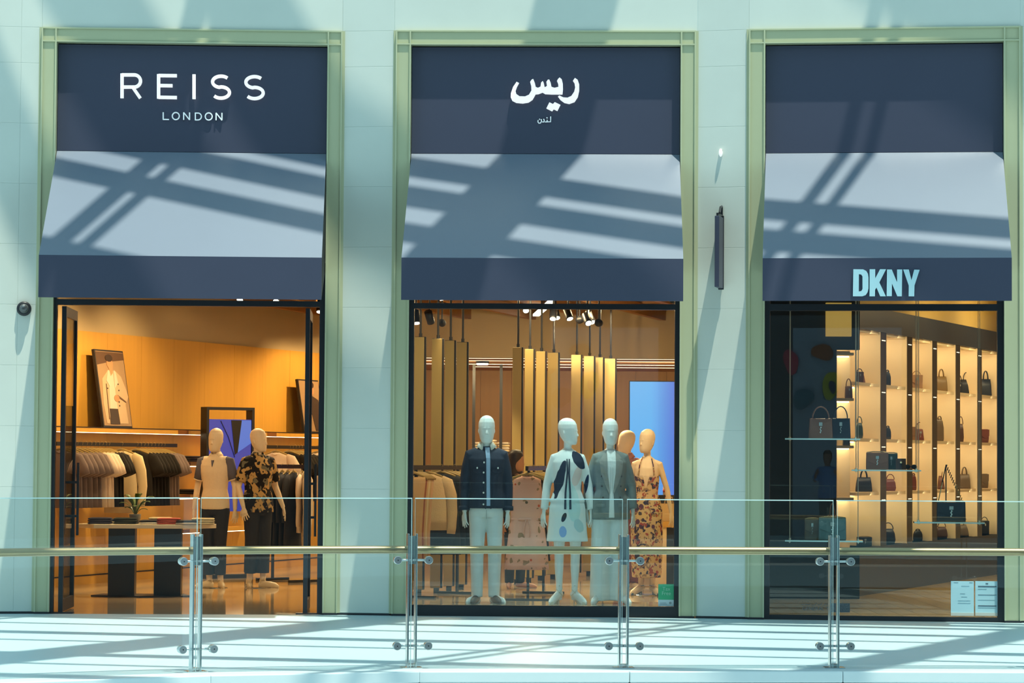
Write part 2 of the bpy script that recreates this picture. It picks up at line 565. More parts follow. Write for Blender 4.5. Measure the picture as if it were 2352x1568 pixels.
# opposite side of the atrium, seen only as reflection
opp = struct('wall_opposite', 'white hoarding with coloured shapes across the atrium')
MB().span(-.95, 1.25, -2.7, -2.5, 0, 4.25).build('hoarding', mat('hoarding_white', (.28, .35, .45), .6, var=.03), opp)
MB().span(-25, 25, -3.4, -3.2, -5, 16).build('dark_wall', mat('far_wall', (.10, .11, .12), .7, var=.1), opp)
o = MB().span(-25, 25, -6, .9, -.3, 0).build('floor_opposite', FLOOR)
tag(o, 'pale floor of the gallery across the atrium', kind='structure')
def mirror_pt(px, py, Yw):
    """point on the plane y = Yw that the window of the right-hand bay mirrors at this pixel"""
    b = BAYS[2]
    P = plane(px, py, b.O, b.n)
    d = (P - CAM).normalized()
    r = d - b.n * 2 * d.dot(b.n)
    return P + r * ((Yw - P.y) / r.y)
def blob(px, py, wpx, hpx, col, nm, ring=False):
    c = mirror_pt(px, py, -2.49)
    rx = abs(mirror_pt(px + wpx / 2, py, -2.49).x - c.x); rz = abs(mirror_pt(px, py - hpx / 2, -2.49).z - c.z)
    pts = []
    rnd = random.Random(px)
    ph = rnd.random() * 6
    for k in range(28):
        a = 2 * PI * k / 28
        w = 1 + .13 * math.sin(2 * a + ph) + .08 * math.sin(3 * a + ph * 2)
        pts.append((c.x + rx * w * math.cos(a), c.z + rz * w * math.sin(a)))
    MB().prism(pts, -2.50, -2.47 + .004 * len(nm)).build(nm, mat('print_' + nm, col, .6, var=.05), opp)
blob(1890, 808, 46, 40, (.35, .12, .05), 'brown_shape')
blob(1817, 830, 34, 56, (.5, .06, .10), 'red_shape')
blob(1910, 884, 40, 66, (.42, .42, .03), 'olive_shape')
blob(1911, 884, 26, 48, (.28, .35, .45), 'pale_shape')
blob(1913, 888, 15, 30, (.03, .04, .10), 'dark_kernel_shape')
blob(1845, 915, 44, 50, (.06, .16, .22), 'teal_leaf_shape')

# ------------------------------------------------------------------ shop shell
SHZ = 3.9
WA = at(165, 1055, 32.35); WB = at(730, 1055, 39.0)
WD = Vector((WB.x - WA.x, WB.y - WA.y, 0)).normalized()
WN = Vector((WD.y, -WD.x, 0))                      # into the room (towards +x)
def wpt(s, off=0.0, z=0.0):
    """point on the slanted panelled wall, s metres along it from WA, off metres into the room"""
    return Vector((WA.x, WA.y, 0)) + WD * s + WN * off + Vector((0, 0, z))
def ws(px, off=0.0):
    """s at which the wall (offset) meets the picture column px at eye level"""
    k = (px - 1176) / F_PX / 1.0
    dx, dy = ray(px, 1055).x, ray(px, 1055).y
    k = dx / dy
    p = wpt(0, off)
    return (k * p.y - p.x) / (WD.x - k * WD.y)
S0, S1 = -6.2, ws(742) + .6
wl = struct('wall_shop_side', 'honey wood panelled side wall of the clothes shop')
wall_panels = 16
for k in range(wall_panels):
    a = S0 + (S1 - S0) * k / wall_panels; c = S0 + (S1 - S0) * (k + 1) / wall_panels
    mb = MB(); P, Q = wpt(a + .0015), wpt(c - .0015)
    wallseg(mb, P, Q, .10, 3.04, .05)
    mb.build('wood_panel', WOOD, wl)
mb = MB(); wallseg(mb, wpt(S0, -.04), wpt(S1, -.04), 0, SHZ, .08); mb.build('plaster_upper', PLASTER, wl)
mb = MB(); wallseg(mb, wpt(S0, .012), wpt(S1, .012), 0, .10, .05); mb.build('skirting', WOOD, wl)
mb = MB(); wallseg(mb, wpt(S0, .016), wpt(S1, .016), .10, .115, .05); mb.build('skirting_gap', BLACK, wl)
BACKY = 39.75
bw_ = struct('wall_shop_back', 'plaster bulkhead and red wood wall at the back of the clothes shop')
bx0 = wpt(S1).x - .6
MB().span(bx0, 3.4, BACKY, BACKY + .1, 3.02, SHZ).build('bulkhead', PLASTER, bw_)
MB().span(bx0 - 3, bx0 + .95, BACKY, BACKY + .1, 0, SHZ).build('return_wall', WOOD, bw_)
for k in range(12):
    x0 = -2.6 + k * .52
    MB().span(x0, x0 + .516, 45.5, 45.6, 0, 3.3).build('red_panel', WOOD_D, bw_)
MB().span(bx0 + .85, bx0 + .95, BACKY, 45.5, 0, 3.3).build('side_panel', WOOD, bw_)
MB().span(-6, 4, 45.6, 45.7, 0, 3.4).build('backing', BLACKM, bw_)
mb = MB(); wallseg(mb, (2.25, 26.65), (3.45, 46), 0, SHZ, .3)
pt = mb.build('wall_partition', PLASTER); tag(pt, 'partition wall between the two shops', kind='structure')
ce = struct('ceiling', 'dark shop ceiling with wooden beams')
MB().hprism([tuple((p + Vector((0, .2, 0)))[:2]) for p in plan] + [(9, 40), (-9, 40)], SHZ, SHZ + .1).build('slab', mat('ceiling_dark', (.16, .09, .04), .8, var=.1), ce)
MB().span(bx0, 3.6, BACKY + .06, 46, 3.02, 3.12).build('low_ceiling', mat('low_ceiling_wood', (.40, .20, .08), .6, var=.1), ce)
for k in range(9):
    x0 = -5 + k * .95
    mb = MB(); wallseg(mb, (x0 - 1.2, 33.0), (x0 + .6, 39.7), 3.58, 3.74, .09); mb.build('beam', BEAM, ce)
for k in range(4):
    y0 = 34.6 + k * 1.3
    mb = MB(); wallseg(mb, (-6.5, y0 + .5), (2.6, y0 - .4), 3.74, 3.86, .10); mb.build('beam', BEAM, ce)
for yy in (39.95, 40.9, 42.4, 43.6):
    MB().span(-1.7 if yy < 43 else -.6, 2.9, yy, yy + .022, 3.012, 3.02).build('light_line', LEDSOFT, ce)

# handbag shop shell
NA = at(1962, 1055, 30.8); NB = at(2296, 1055, 37.4)
ND = Vector((NB.x - NA.x, NB.y - NA.y, 0)).normalized()
NN = Vector((ND.y, -ND.x, 0))
def npt(s, off=0.0, z=0.0):
    return Vector((NA.x, NA.y, 0)) + ND * s + NN * off + Vector((0, 0, z))
def nsx(px, off=0.0):
    r = ray(px, 1055); k = r.x / r.y
    p = npt(0, off)
    return (k * p.y - p.x) / (ND.x - k * ND.y)
bt = struct('wall_boutique', 'dark panelled wall of the handbag shop with a lit yellow frieze')
NE = nsx(2300) + 1.6
mb = MB(); wallseg(mb, npt(-.1, -.42), npt(NE, -.42), 0, 3.32, .1); mb.build('dark_panel', DARKNAVY, bt)
mb = MB(); wallseg(mb, npt(-.1, .03), npt(NE, .03), 3.05, 3.32, .45); mb.build('dark_band', DARKNAVY, bt)
mb = MB(); wallseg(mb, npt(-.4, -.05), npt(NE, -.05), 3.32, SHZ, .2); mb.build('frieze', mat('frieze_yellow', (.62, .42, .13), .7, var=.04), bt)
mb = MB(); wallseg(mb, npt(-.1, .02), npt(NE, .02), 0, .55, .44); mb.build('base_cabinet', DARKNAVY, bt)
dwx = (2.2, npt(0).x)
MB().span(dwx[0], at(1921, 1055, 30.32).x, 30.32, 30.40, 0, SHZ).build('dark_screen', DARKNAVY, bt)
MB().span(at(1921, 1055, 30.32).x, npt(0).x, 30.32, 30.40, 2.78, SHZ).build('dark_screen', DARKNAVY, bt)
MB().span(at(1921, 1055, 30.32).x, npt(0).x, 30.32, 30.40, 0, .55).build('dark_screen', DARKNAVY, bt)
MB().span(8.9, 9, 25.6, 39, 0, SHZ).build('end_wall', CREAM, bt)
MB().span(npt(NE).x - 1, 9, 38.5, 38.6, 0, SHZ).build('back_wall', CREAM, bt)

# ------------------------------------------------------------------ canopies with sign panels
CAN_LBL = ['navy metal canopy over the open shop entrance, lettered in Latin capitals',
           'navy metal canopy over the mannequin window, lettered in Arabic',
           'navy metal canopy over the handbag window, pale blue letters on its valance']
for bi, b in enumerate(BAYS):
    t = thing('shop_canopy', CAN_LBL[bi], 'canopy', b.O, b.rz, 'shop canopies')
    q = INN[bi] - .006
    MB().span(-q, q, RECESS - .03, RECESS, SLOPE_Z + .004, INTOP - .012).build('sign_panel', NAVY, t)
    MB().span(-q, q, RECESS, RECESS + .03, INTOP - .05, INTOP).build('top_shade', BLACKM, t)  # black strip painting in the shadow line above the recessed panel
    y0 = RECESS - .03
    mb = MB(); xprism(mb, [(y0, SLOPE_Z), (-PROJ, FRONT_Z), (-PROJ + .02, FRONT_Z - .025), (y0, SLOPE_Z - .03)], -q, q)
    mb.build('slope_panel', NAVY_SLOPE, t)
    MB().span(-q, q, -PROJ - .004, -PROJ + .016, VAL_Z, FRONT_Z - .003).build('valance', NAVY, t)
    for sx in (-1, 1):
        mb = MB(); xprism(mb, [(y0, SLOPE_Z - .01), (-PROJ + .012, FRONT_Z - .012), (-PROJ + .012, VAL_Z + .01), (y0, VAL_Z + .35)], sx * q, sx * (q - .012))
        mb.build('side_cheek', BLACKM, t)
    MB().span(-q + .02, q - .02, -PROJ + .03, y0, VAL_Z + .36, VAL_Z + .375).build('soffit', BLACKM, t)

def px_poly(bi, d, pts, z2=None):
    return [loc(bi, x, y, d) for x, y in pts]
def arc(cx, cy, rx, ry, a0, a1, n=14):
    return [(cx + rx * math.cos(math.radians(a0 + (a1 - a0) * k / n)), cy - ry * math.sin(math.radians(a0 + (a1 - a0) * k / n))) for k in range(n + 1)]
def letters(name, label, bi, d, th, glyphs, material, wpx, halo=None):
    b = BAYS[bi]
    t = thing(name, label, 'sign', b.O, b.rz, 'shop sign lettering')
    w = wpx / 235.0
    for g, strokes in glyphs:
        mb = MB()
        for st in strokes:
            mb.stroke(px_poly(bi, d, st), w, d, d + th)
        mb.build('letter', material, t)
        mb = MB()
        p = px_poly(bi, d, strokes[0])[0]
        mb.tube([(p[0], d + th - .002, p[1]), (p[0], RECESS - .03, p[1])], .006, 6)
        mb.build('mounting_pin', BLACK, t)
    return t
def sshape(x0, x1, y0, y1):
    """S as one stroke inside the pixel box"""
    cx = (x0 + x1) / 2; h = (y1 - y0); rx = (x1 - x0) / 2 - 1; ry = h / 4 + .3
    up = arc(cx, y0 + ry, rx, ry, 42, 270, 18)
    lo = arc(cx, y1 - ry, rx, ry, 90, -142, 18)
    return up[:-1] + lo
R_ = ('R', [[(280, 168.5), (280, 225)], [(280, 171.5), (306, 171.5)] + arc(308, 185.5, 14.5, 14, 85, -85) + [(306, 199.5), (280, 199.5)], [(304, 199), (322, 225)]])
E_ = ('E', [[(364, 170), (364, 226)], [(364, 173), (406, 173.5)], [(364, 196), (396, 196.5)], [(364, 223), (406, 223.7)]])
I_ = ('I', [[(445.5, 170.5), (445.5, 227)]])
S1_ = ('S', [sshape(487, 528, 174.5, 225)])
S2_ = ('S', [sshape(563.5, 605.5, 175.5, 226)])
letters('sign_lettering', 'large white capital letters on the navy panel above the entrance', 0, .02, .03, [R_, E_, I_, S1_, S2_], WHITE, 7.4)
def O_(cx, cy): return ('O', [arc(cx, cy, 8, 8.2, 0, 360, 24)])
def N_(x, y): return ('N', [[(x, y + 17), (x, y)], [(x, y), (x + 13.5, y + 17)], [(x + 13.5, y + 17), (x + 13.5, y)]])
SMALLW = mat('white_small_letter', (.80, .84, .86), .35, var=.01, emit=(.8, .95, 1), estr=.22)
letters('sign_lettering', 'small white city name centred under the large capitals', 0, .045, .015,
        [('L', [[(374.8, 257.5), (374.8, 275)], [(374.8, 274), (388, 274.2)]]), O_(403.7, 266.3), N_(421.8, 258),
         ('D', [[(448.6, 258.3), (448.6, 276)], [(448.6, 259.3), (454, 259.4)] + arc(454.5, 267.3, 8, 7.9, 88, -88) + [(454, 275.2), (448.6, 275.2)]]),
         O_(479.3, 267.2), N_(496.2, 259)], SMALLW, 2.6)
def polyletters(name, label, bi, d, th, polys, material):
    b = BAYS[bi]
    t = thing(name, label, 'sign', b.O, b.rz, 'shop sign lettering')
    for poly in polys:
        outer, holes = poly[0], poly[1:]
        bm = bmesh.new()
        loops = [px_poly(bi, d, l) for l in poly]
        ed = []
        for l in loops:
            vs = [bm.verts.new((x, d, z)) for x, z in l]
            for i in range(len(vs)):
                ed.append(bm.edges.new((vs[i], vs[(i + 1) % len(vs)])))
        r = bmesh.ops.triangle_fill(bm, use_beauty=True, edges=ed)
        fs = [f for f in r['geom'] if isinstance(f, bmesh.types.BMFace)]
        e = bmesh.ops.extrude_face_region(bm, geom=fs)
        for v in [g for g in e['geom'] if isinstance(g, bmesh.types.BMVert)]:
            v.co.y += th
        bmesh.ops.recalc_face_normals(bm, faces=bm.faces)
        me = bpy.data.meshes.new('letter'); bm.to_mesh(me); bm.free()
        link('letter', me, material, t)
    return t
def zz(pts, ox, oy, k): return [(ox + x / k, oy + y / k) for x, y in pts]
AR = lambda p: zz(p, 780, 0, 2.735)
SEEN = AR([(1112, 513), (1090, 545), (1076, 585), (1075, 610), (1085, 632), (1110, 645), (1150, 649), (1187, 643), (1212, 626), (1227, 600), (1230, 592), (1250, 590),
           (1275, 580), (1292, 590), (1330, 592), (1400, 592), (1403, 560), (1402, 525), (1395, 497), (1382, 486), (1371, 497), (1366, 508), (1373, 525), (1375, 545), (1350, 551),
           (1331, 545), (1326, 520), (1317, 499), (1308, 500), (1299, 514), (1303, 540), (1288, 548), (1282, 520), (1276, 508), (1266, 518), (1262, 544), (1246, 551), (1232, 546),
           (1226, 520), (1216, 495), (1206, 500), (1197, 514), (1204, 540), (1205, 568), (1190, 594), (1165, 605), (1130, 604), (1110, 590), (1105, 570), (1114, 545), (1127, 521)])
RA = AR([(1478, 489), (1495, 500), (1505, 530), (1505, 570), (1496, 610), (1476, 640), (1442, 652), (1412, 645), (1388, 627), (1372, 606), (1380, 599), (1405, 611), (1432, 613), (1456, 602),
         (1474, 575), (1480, 548), (1476, 522), (1466, 507)])
DOTS = AR([(1318, 642), (1340, 653), (1352, 641), (1387, 658), (1368, 696), (1345, 685), (1335, 698), (1299, 680)])
polyletters('sign_lettering', 'large white Arabic word on the navy panel above the mannequin window', 1, .02, .03, [[SEEN], [RA], [DOTS]], WHITE)
A2 = lambda p: AR(p)
letters('sign_lettering', 'small white Arabic word under the large Arabic word', 1, .045, .015,
        [('l', [A2([(1326, 731), (1326, 764), (1290, 765)])]), ('n', [A2([(1304, 752), (1304, 765)])]), ('dot', [A2([(1300, 737), (1306, 742)])]),
         ('d', [A2([(1281, 746), (1286, 756), (1284, 765), (1273, 765)])]),
         ('n', [A2([(1267, 748), (1268, 762), (1262, 772), (1252, 773), (1246, 766), (1247, 754)])]), ('dot', [A2([(1254, 746), (1259, 751)])])], SMALLW, 2.3)
DK = lambda p: zz(p, 1580, 320, 3.047)
polyletters('sign_lettering', 'bold pale blue capital letters on the valance above the handbag window', 2, -PROJ - .03, .026, [
    [DK([(1158, 908), (1226, 909), (1248, 920), (1260, 940), (1264, 965), (1264, 1042), (1258, 1068), (1245, 1088), (1222, 1097), (1155, 1097)]),
     DK([(1197, 942), (1213, 945), (1222, 958), (1222, 1047), (1213, 1061), (1196, 1064)])],
    [DK([(1272, 908), (1311, 908), (1311, 972), (1345, 908), (1387, 908), (1340, 1000), (1385, 1097), (1346, 1097), (1320, 1036), (1310, 1052), (1309, 1097), (1271, 1097)])],
    [DK([(1394, 910), (1427, 910), (1464, 1000), (1464, 910), (1500, 910), (1497, 1097), (1466, 1097), (1428, 1008), (1427, 1096), (1391, 1096)])],
    [DK([(1507, 910), (1546, 910), (1565, 985), (1584, 911), (1622, 912), (1586, 1022), (1584, 1097), (1545, 1097), (1546, 1022)])]], PALEBLUE)

# ------------------------------------------------------------------ shop windows and entrance
def boxpx(bi, x0, x1, z0, z1, y0, y1):
    return MB().span(x0, x1, y0, y1, z0, z1)
def window(n, bi, jl, jr, yb0, yb1, sill, label):
    b = BAYS[bi]
    w = struct('window_%d' % n, label, b.O, b.rz)
    D0, D1 = .03, .12
    xl, xr = loc(bi, jl, 1055, D0)[0], loc(bi, jr, 1055, D0)[0]
    q = INN[bi]
    zb1, zb0 = loc(bi, (jl + jr) / 2, yb0, D0)[1], loc(bi, (jl + jr) / 2, yb1, D0)[1]
    zs = loc(bi, (jl + jr) / 2, sill, D0)[1]
    MB().span(-q, xl, D0, D1, 0, 3.45).build('jamb', BLACK, w)
    MB().span(xr, q, D0, D1, 0, 3.45).build('jamb', BLACK, w)
    MB().span(xl, xr, D0, D1, zb0, zb1).build('head_bar', BLACK, w)
    MB().span(xl, xr, D0, D1, 3.40, 3.45).build('top_bar', BLACK, w)
    MB().span(xl, xr, D0, D1, 0, zs).build('sill', BLACK, w)
    MB().span(xl, xr, .07, .08, zs, zb0).build('pane', GLASS, w)
    MB().span(xl, xr, .07, .08, zb1, 3.40).build('transom_pane', GLASS, w)
    return xl, xr, zs, zb0
W1 = window(1, 1, 948.5, 1549, 697, 709.5, 1391, 'black framed shop window with the dressed mannequins')
W2 = window(2, 2, 1768, 2291, 698, 713, 1415, 'black framed shop window with the handbags')
b = BAYS[0]
d1 = struct('door_1', 'black framed glass entrance with both leaves open inwards', b.O, b.rz)
q = INN[0]
xl, xr = loc(0, 126, 1055, .03)[0], loc(0, 731, 1055, .03)[0]
z1, z0 = loc(0, 430, 689, .03)[1], loc(0, 430, 702, .03)[1]
MB().span(-q, xl, .03, .12, 0, 3.45).build('jamb', BLACK, d1)
MB().span(xr, q, .03, .12, 0, 3.45).build('jamb', BLACK, d1)
MB().span(xl, xr, .03, .12, z0, z1).build('head_bar', BLACK, d1)
MB().span(xl, xr, .07, .08, z1, 3.45).build('transom_pane', GLASS, d1)
for k, (px, sgn) in enumerate(((143, 1), (704, -1))):
    x = loc(0, px, 1055, .1)[0]
    lf = MB().span(x - .022, x + .022, .10, .16, .012, z0 - .01).build('door_leaf', BLACK, d1)
    lf['label'] = 'glass door leaf swung open into the shop'
    dep = .98
    MB().span(x - .02, x + .02, dep + .04, dep + .10, .012, z0 - .01).build('stile', BLACK, lf)
    MB().span(x - .02, x + .02, .16, dep + .04, z0 - .11, z0 - .01).build('rail', BLACK, lf)
    MB().span(x - .02, x + .02, .16, dep + .04, .012, .13).build('rail', BLACK, lf)
    MB().span(x - .006, x + .006, .16, dep + .04, .13, z0 - .11).build('pane', GLASS, lf)
    for sx in ((-1, 1) if k == 0 else (1,)):
        mb = MB().span(x + sx * .07 - .012, x + sx * .07 + .012, .84, .87, .74, 1.47)
        mb.span(x, x + sx * .07, .845, .865, .92, .945); mb.span(x, x + sx * .07, .845, .865, 1.26, 1.285)
        mb.build('pull_handle', BLACK, lf)
    MB().span(x - .09, x + .13, .05, .16, 0, .012).build('floor_pivot', BLACK, lf)

# ------------------------------------------------------------------ fittings on the stone wall
p = at(56, 709, 26.50)
t = thing('dome_camera', 'small black dome security camera on the pale pillar beside the entrance', 'camera', p + Vector((0, -.02, 0)), math.radians(8))
mb = MB(); mb.rings([[Vector((r * math.cos(2 * PI * k / 24), y, r * math.sin(2 * PI * k / 24))) for k in range(24)] for r, y in ((.07, .06), (.072, 0), (.068, -.025), (.055, -.03))]); mb.build('housing', BLACK, t, True)
mb = MB(); mb.ball((0, -.03, 0), .048, 16); mb.build('dome', mat('dome_glass', (.06, .065, .07), .05, spec=.8, var=.05), t, True)
mb = MB(); mb.ball((0, -.065, .022), .016, 10); mb.build('lens', mat('lens_grey', (.25, .26, .27), .2, var=.05), t, True)
PD = (BAYS[2].A - BAYS[1].B).normalized(); PA = math.atan2(PD.y, PD.x)
PNn = Vector((-PD.y, PD.x, 0))
def pillar(px, py, d=0.0):
    return plane(px, py, BAYS[1].B + PNn * d, PNn)
t = thing('wall_sensor', 'tiny white oval sensor high on the stone pillar between two windows', 'sensor', pillar(1656, 351), PA)
mb = MB(); mb.ball((0, -.018, 0), .04, 14, (.45, .75, 1)); mb.build('cover', WHITE, t, True)
mb = MB().span(-.014, .014, -.012, .0, -.03, .03); mb.build('base_plate', mat('sensor_grey', (.5, .5, .5), .5, var=.03), t)
p = pillar(1658, 565)
t = thing('blade_sign', 'slim dark blade sign on a bracket on the stone pillar', 'sign', p, PA)
zt, zb = pillar(1658, 497, -.2).z - p.z, pillar(1658, 660, -.2).z - p.z
MB().span(-.022, .022, -.30, -.05, zb, zt).build('blade', NAVY, t, bevel=.004)
MB().span(-.026, .026, -.05, -.03, zb - .01, zt + .02).build('back_edge', BLACK, t)
zk = pillar(1658, 474, -.02).z - p.z
MB().span(-.014, .010, -.02, .0, zb + .05, zk).build('wall_bar', BLACK, t)
MB().span(-.010, .010, -.28, -.02, zt + .0, zt + .03).build('arm', BLACK, t)
mb = MB(); mb.tube([(0, -.02, zk), (.012, -.16, zk - .02), (.018, -.25, zt + .03)], .012, 6); mb.build('stay', BLACK, t)
MB().span(-.01, .01, -.05, -.0, zb + .02, zb + .05).build('lower_arm', BLACK, t)

# ------------------------------------------------------------------ glass balustrade
RAIL_Z = .862
POSTLAB = ['', 'steel twin-plate balustrade post %s']
PL = ['at the far end of the balustrade, outside the door', 'in line with the hidden stretch of the railing', 'in front of the display table in the entrance', 'in front of the left edge of the mannequin window',
      'in front of the mannequin in the sage blazer', 'in front of the teal handbag', 'beyond the handbag window', 'at the outer end of the railing']
def clamp(t, sx, z):
    a = MB(); a.tube([(0, -.012, z), (sx * .115, -.012, z)], .0085, 8); ar = a.build('clamp_arm', CHROME, t, True)
    k = MB(); k.rings([[Vector((sx * .115 + r * math.cos(2 * PI * i / 18), y, z + r * math.sin(2 * PI * i / 18))) for i in range(18)] for r, y in ((.02, .012), (.028, .004), (.030, -.03), (.030, -.058), (.027, -.064))])
    k.build('clamp_disc', CHROME, ar)
    k = MB(); k.rings([[Vector((sx * .115 + r * math.cos(2 * PI * i / 8), y, z + r * math.sin(2 * PI * i / 8))) for i in range(8)] for r, y in ((.005, -.06), (.005, -.0655))])
    k.build('socket', BLACK, ar)
for i, P in enumerate(POSTS):
    if i in (0, 7): continue
    rz = math.atan2(POST_DIR[i].y, POST_DIR[i].x)
    t = thing('balustrade_post', 'steel twin-plate railing post ' + PL[i], 'post', P, rz, 'balustrade posts')
    for sx in (-1, 1):
        MB().span(sx * .024, sx * .036, -.02, .06, 0, .982).build('plate', STEEL, t, bevel=.002)
    MB().span(-.024, .024, 0, .05, .01, .03).build('spacer', STEEL, t)
    MB().span(-.024, .024, .0, .045, .76, .965).build('head_block', mat('head_block_grey', (.38, .44, .45), .25, .8, var=.05), t)
    MB().span(-.075, .075, -.05, .08, 0, .008).build('base_plate', STEEL, t)
    for z in (.79, .165):
        for sx in (-1, 1):
            clamp(t, sx, z)
# handrail: one continuous tube behind the posts
path = []
for i in range(len(POSTS)):
    d = POST_DIR[i]
    path.append(POSTS[i] + Vector((-d.y, d.x, 0)) * .095 + Vector((0, 0, RAIL_Z)))
fine = []
def catmull(p0, p1, p2, p3, t):
    return .5 * ((2 * p1) + (-p0 + p2) * t + (2 * p0 - 5 * p1 + 4 * p2 - p3) * t * t + (-p0 + 3 * p1 - 3 * p2 + p3) * t * t * t)
for i in range(len(path) - 1):
    for k in range(6):
        fine.append(catmull(path[max(i - 1, 0)], path[i], path[i + 1], path[min(i + 2, len(path) - 1)], k / 6))
fine.append(path[-1])
t = thing('handrail', 'long round steel handrail running along the glass balustrade', 'handrail')
mb = MB(); mb.tube(fine, .029, 16); mb.build('rail_tube', RAILSTEEL, t, True)
for i in range(1, 7):
    d = POST_DIR[i]
    n = Vector((-d.y, d.x, 0))
    mb = MB(); mb.tube([POSTS[i] + n * .04 + Vector((0, 0, RAIL_Z)), POSTS[i] + n * .095 + Vector((0, 0, RAIL_Z))], .012, 8); mb.build('rail_bracket', STEEL, t)
GL = ['outermost clear glass panel past the entrance side', 'clear glass balustrade panel before the door leaf and clothes table', 'clear glass balustrade panel between the table and the jacketed mannequin',
      'clear glass balustrade panel before the jacketed and dressed mannequins', 'clear glass balustrade panel before the sage blazer and floral dress', 'clear glass balustrade panel before the handbag window', 'outermost clear glass panel past the handbag window']
for i in range(1, len(POSTS) - 2):
    P, Q = POSTS[i], POSTS[i + 1]
    d = (Q - P).normalized(); n = Vector((-d.y, d.x, 0))
    t = thing('balustrade_glass', GL[i], 'balustrade', P - n * .035, math.atan2(d.y, d.x), 'balustrade glass panels')
    Ln = (Q - P).length
    MB().span(.016, Ln - .016, -.006, .006, -.05, 1.238).build('pane', GLASS_RAIL, t)
    MB().span(.016, Ln - .016, -.006, .006, 1.238, 1.245).build('top_edge', GLASS_EDGE, t)
    for x in (.016, Ln - .018):
        MB().span(x, x + .002, -.006, .006, 0, 1.238).build('side_edge', GLASS_EDGE, t)

# ------------------------------------------------------------------ people-shaped mannequins
def P3(*a): return Vector(a)
def mix(a, b, t): return a + (b - a) * t
def hand(mb, wrist, direction, palm_n, side):
    """palm and five fingers hanging along direction; palm_n the palm's normal; side +1/-1 where the thumb leaves"""
    d = direction.normalized()
    n = (palm_n - d * palm_n.dot(d)).normalized()
    w = d.cross(n)                                  # across the palm
    def ring(c, a, b_, k=10):
        return [c + w * (a * math.cos(2 * PI * i / k)) + n * (b_ * math.sin(2 * PI * i / k)) for i in range(k)]
    mb.rings([ring(wrist - d * .02, .024, .020), ring(wrist + d * .01, .026, .018), ring(wrist + d * .04, .038, .017), ring(wrist + d * .072, .043, .015), ring(wrist + d * .084, .040, .013)])
    for k, (off, ln, spread) in enumerate(((-.033, .076, -.20), (-.011, .090, -.05), (.012, .084, .08), (.033, .064, .24))):
        b0 = wrist + d * .076 + w * off * side
        dd = (d + w * spread * side).normalized()
        p1 = b0 + dd * ln * .5 + n * .004
        p2 = b0 + dd * ln * .98 + n * (.014 + .004 * k)
        mb.tube([b0 - d * .012, b0, p1, p2], [.0095, .0096, .0088, .0066], 8)
    t0 = wrist + d * .024 - w * .028 * side
    mb.tube([t0 + w * .012 * side, t0 - w * .020 * side + d * .020 + n * .008, t0 - w * .034 * side + d * .048 + n * .014, t0 - w * .038 * side + d * .072 + n * .016], [.013, .0125, .0102, .007], 8)
class Fig:
    """joint layout of one figure, facing -y, feet on z = 0"""
    def __init__(s, H=1.86, female=False, arms=None, stance=.085, head_yaw=0.0, step=0.0, toe=0.12, body_yaw=0.0):
        k = H * (1.010 if female else 1.016) / 1.86
        s.k, s.female, s.yaw = k, female, head_yaw
        sw = .150 if female else .180
        s.sh = [P3(sx * sw * k, .005, 1.455 * k) for sx in (-1, 1)]
        arms = arms or [((-.065, .02, -.30), (-.02, -.06, -.255)), ((.065, .02, -.30), (.02, -.06, -.255))]
        s.el = [s.sh[i] + Vector(arms[i][0]) * k for i in (0, 1)]
        s.wr = [s.el[i] + Vector(arms[i][1]) * k for i in (0, 1)]
        s.hip = [P3(sx * .088 * k, 0, .93 * k) for sx in (-1, 1)]
        s.kn = [P3(sx * (stance + .005) * k, -.015 - sx * step * .5, .50 * k) for sx in (-1, 1)]
        s.an = [P3(sx * stance * k, .02 - sx * step, .085 * k) for sx in (-1, 1)]
        s.toe = toe
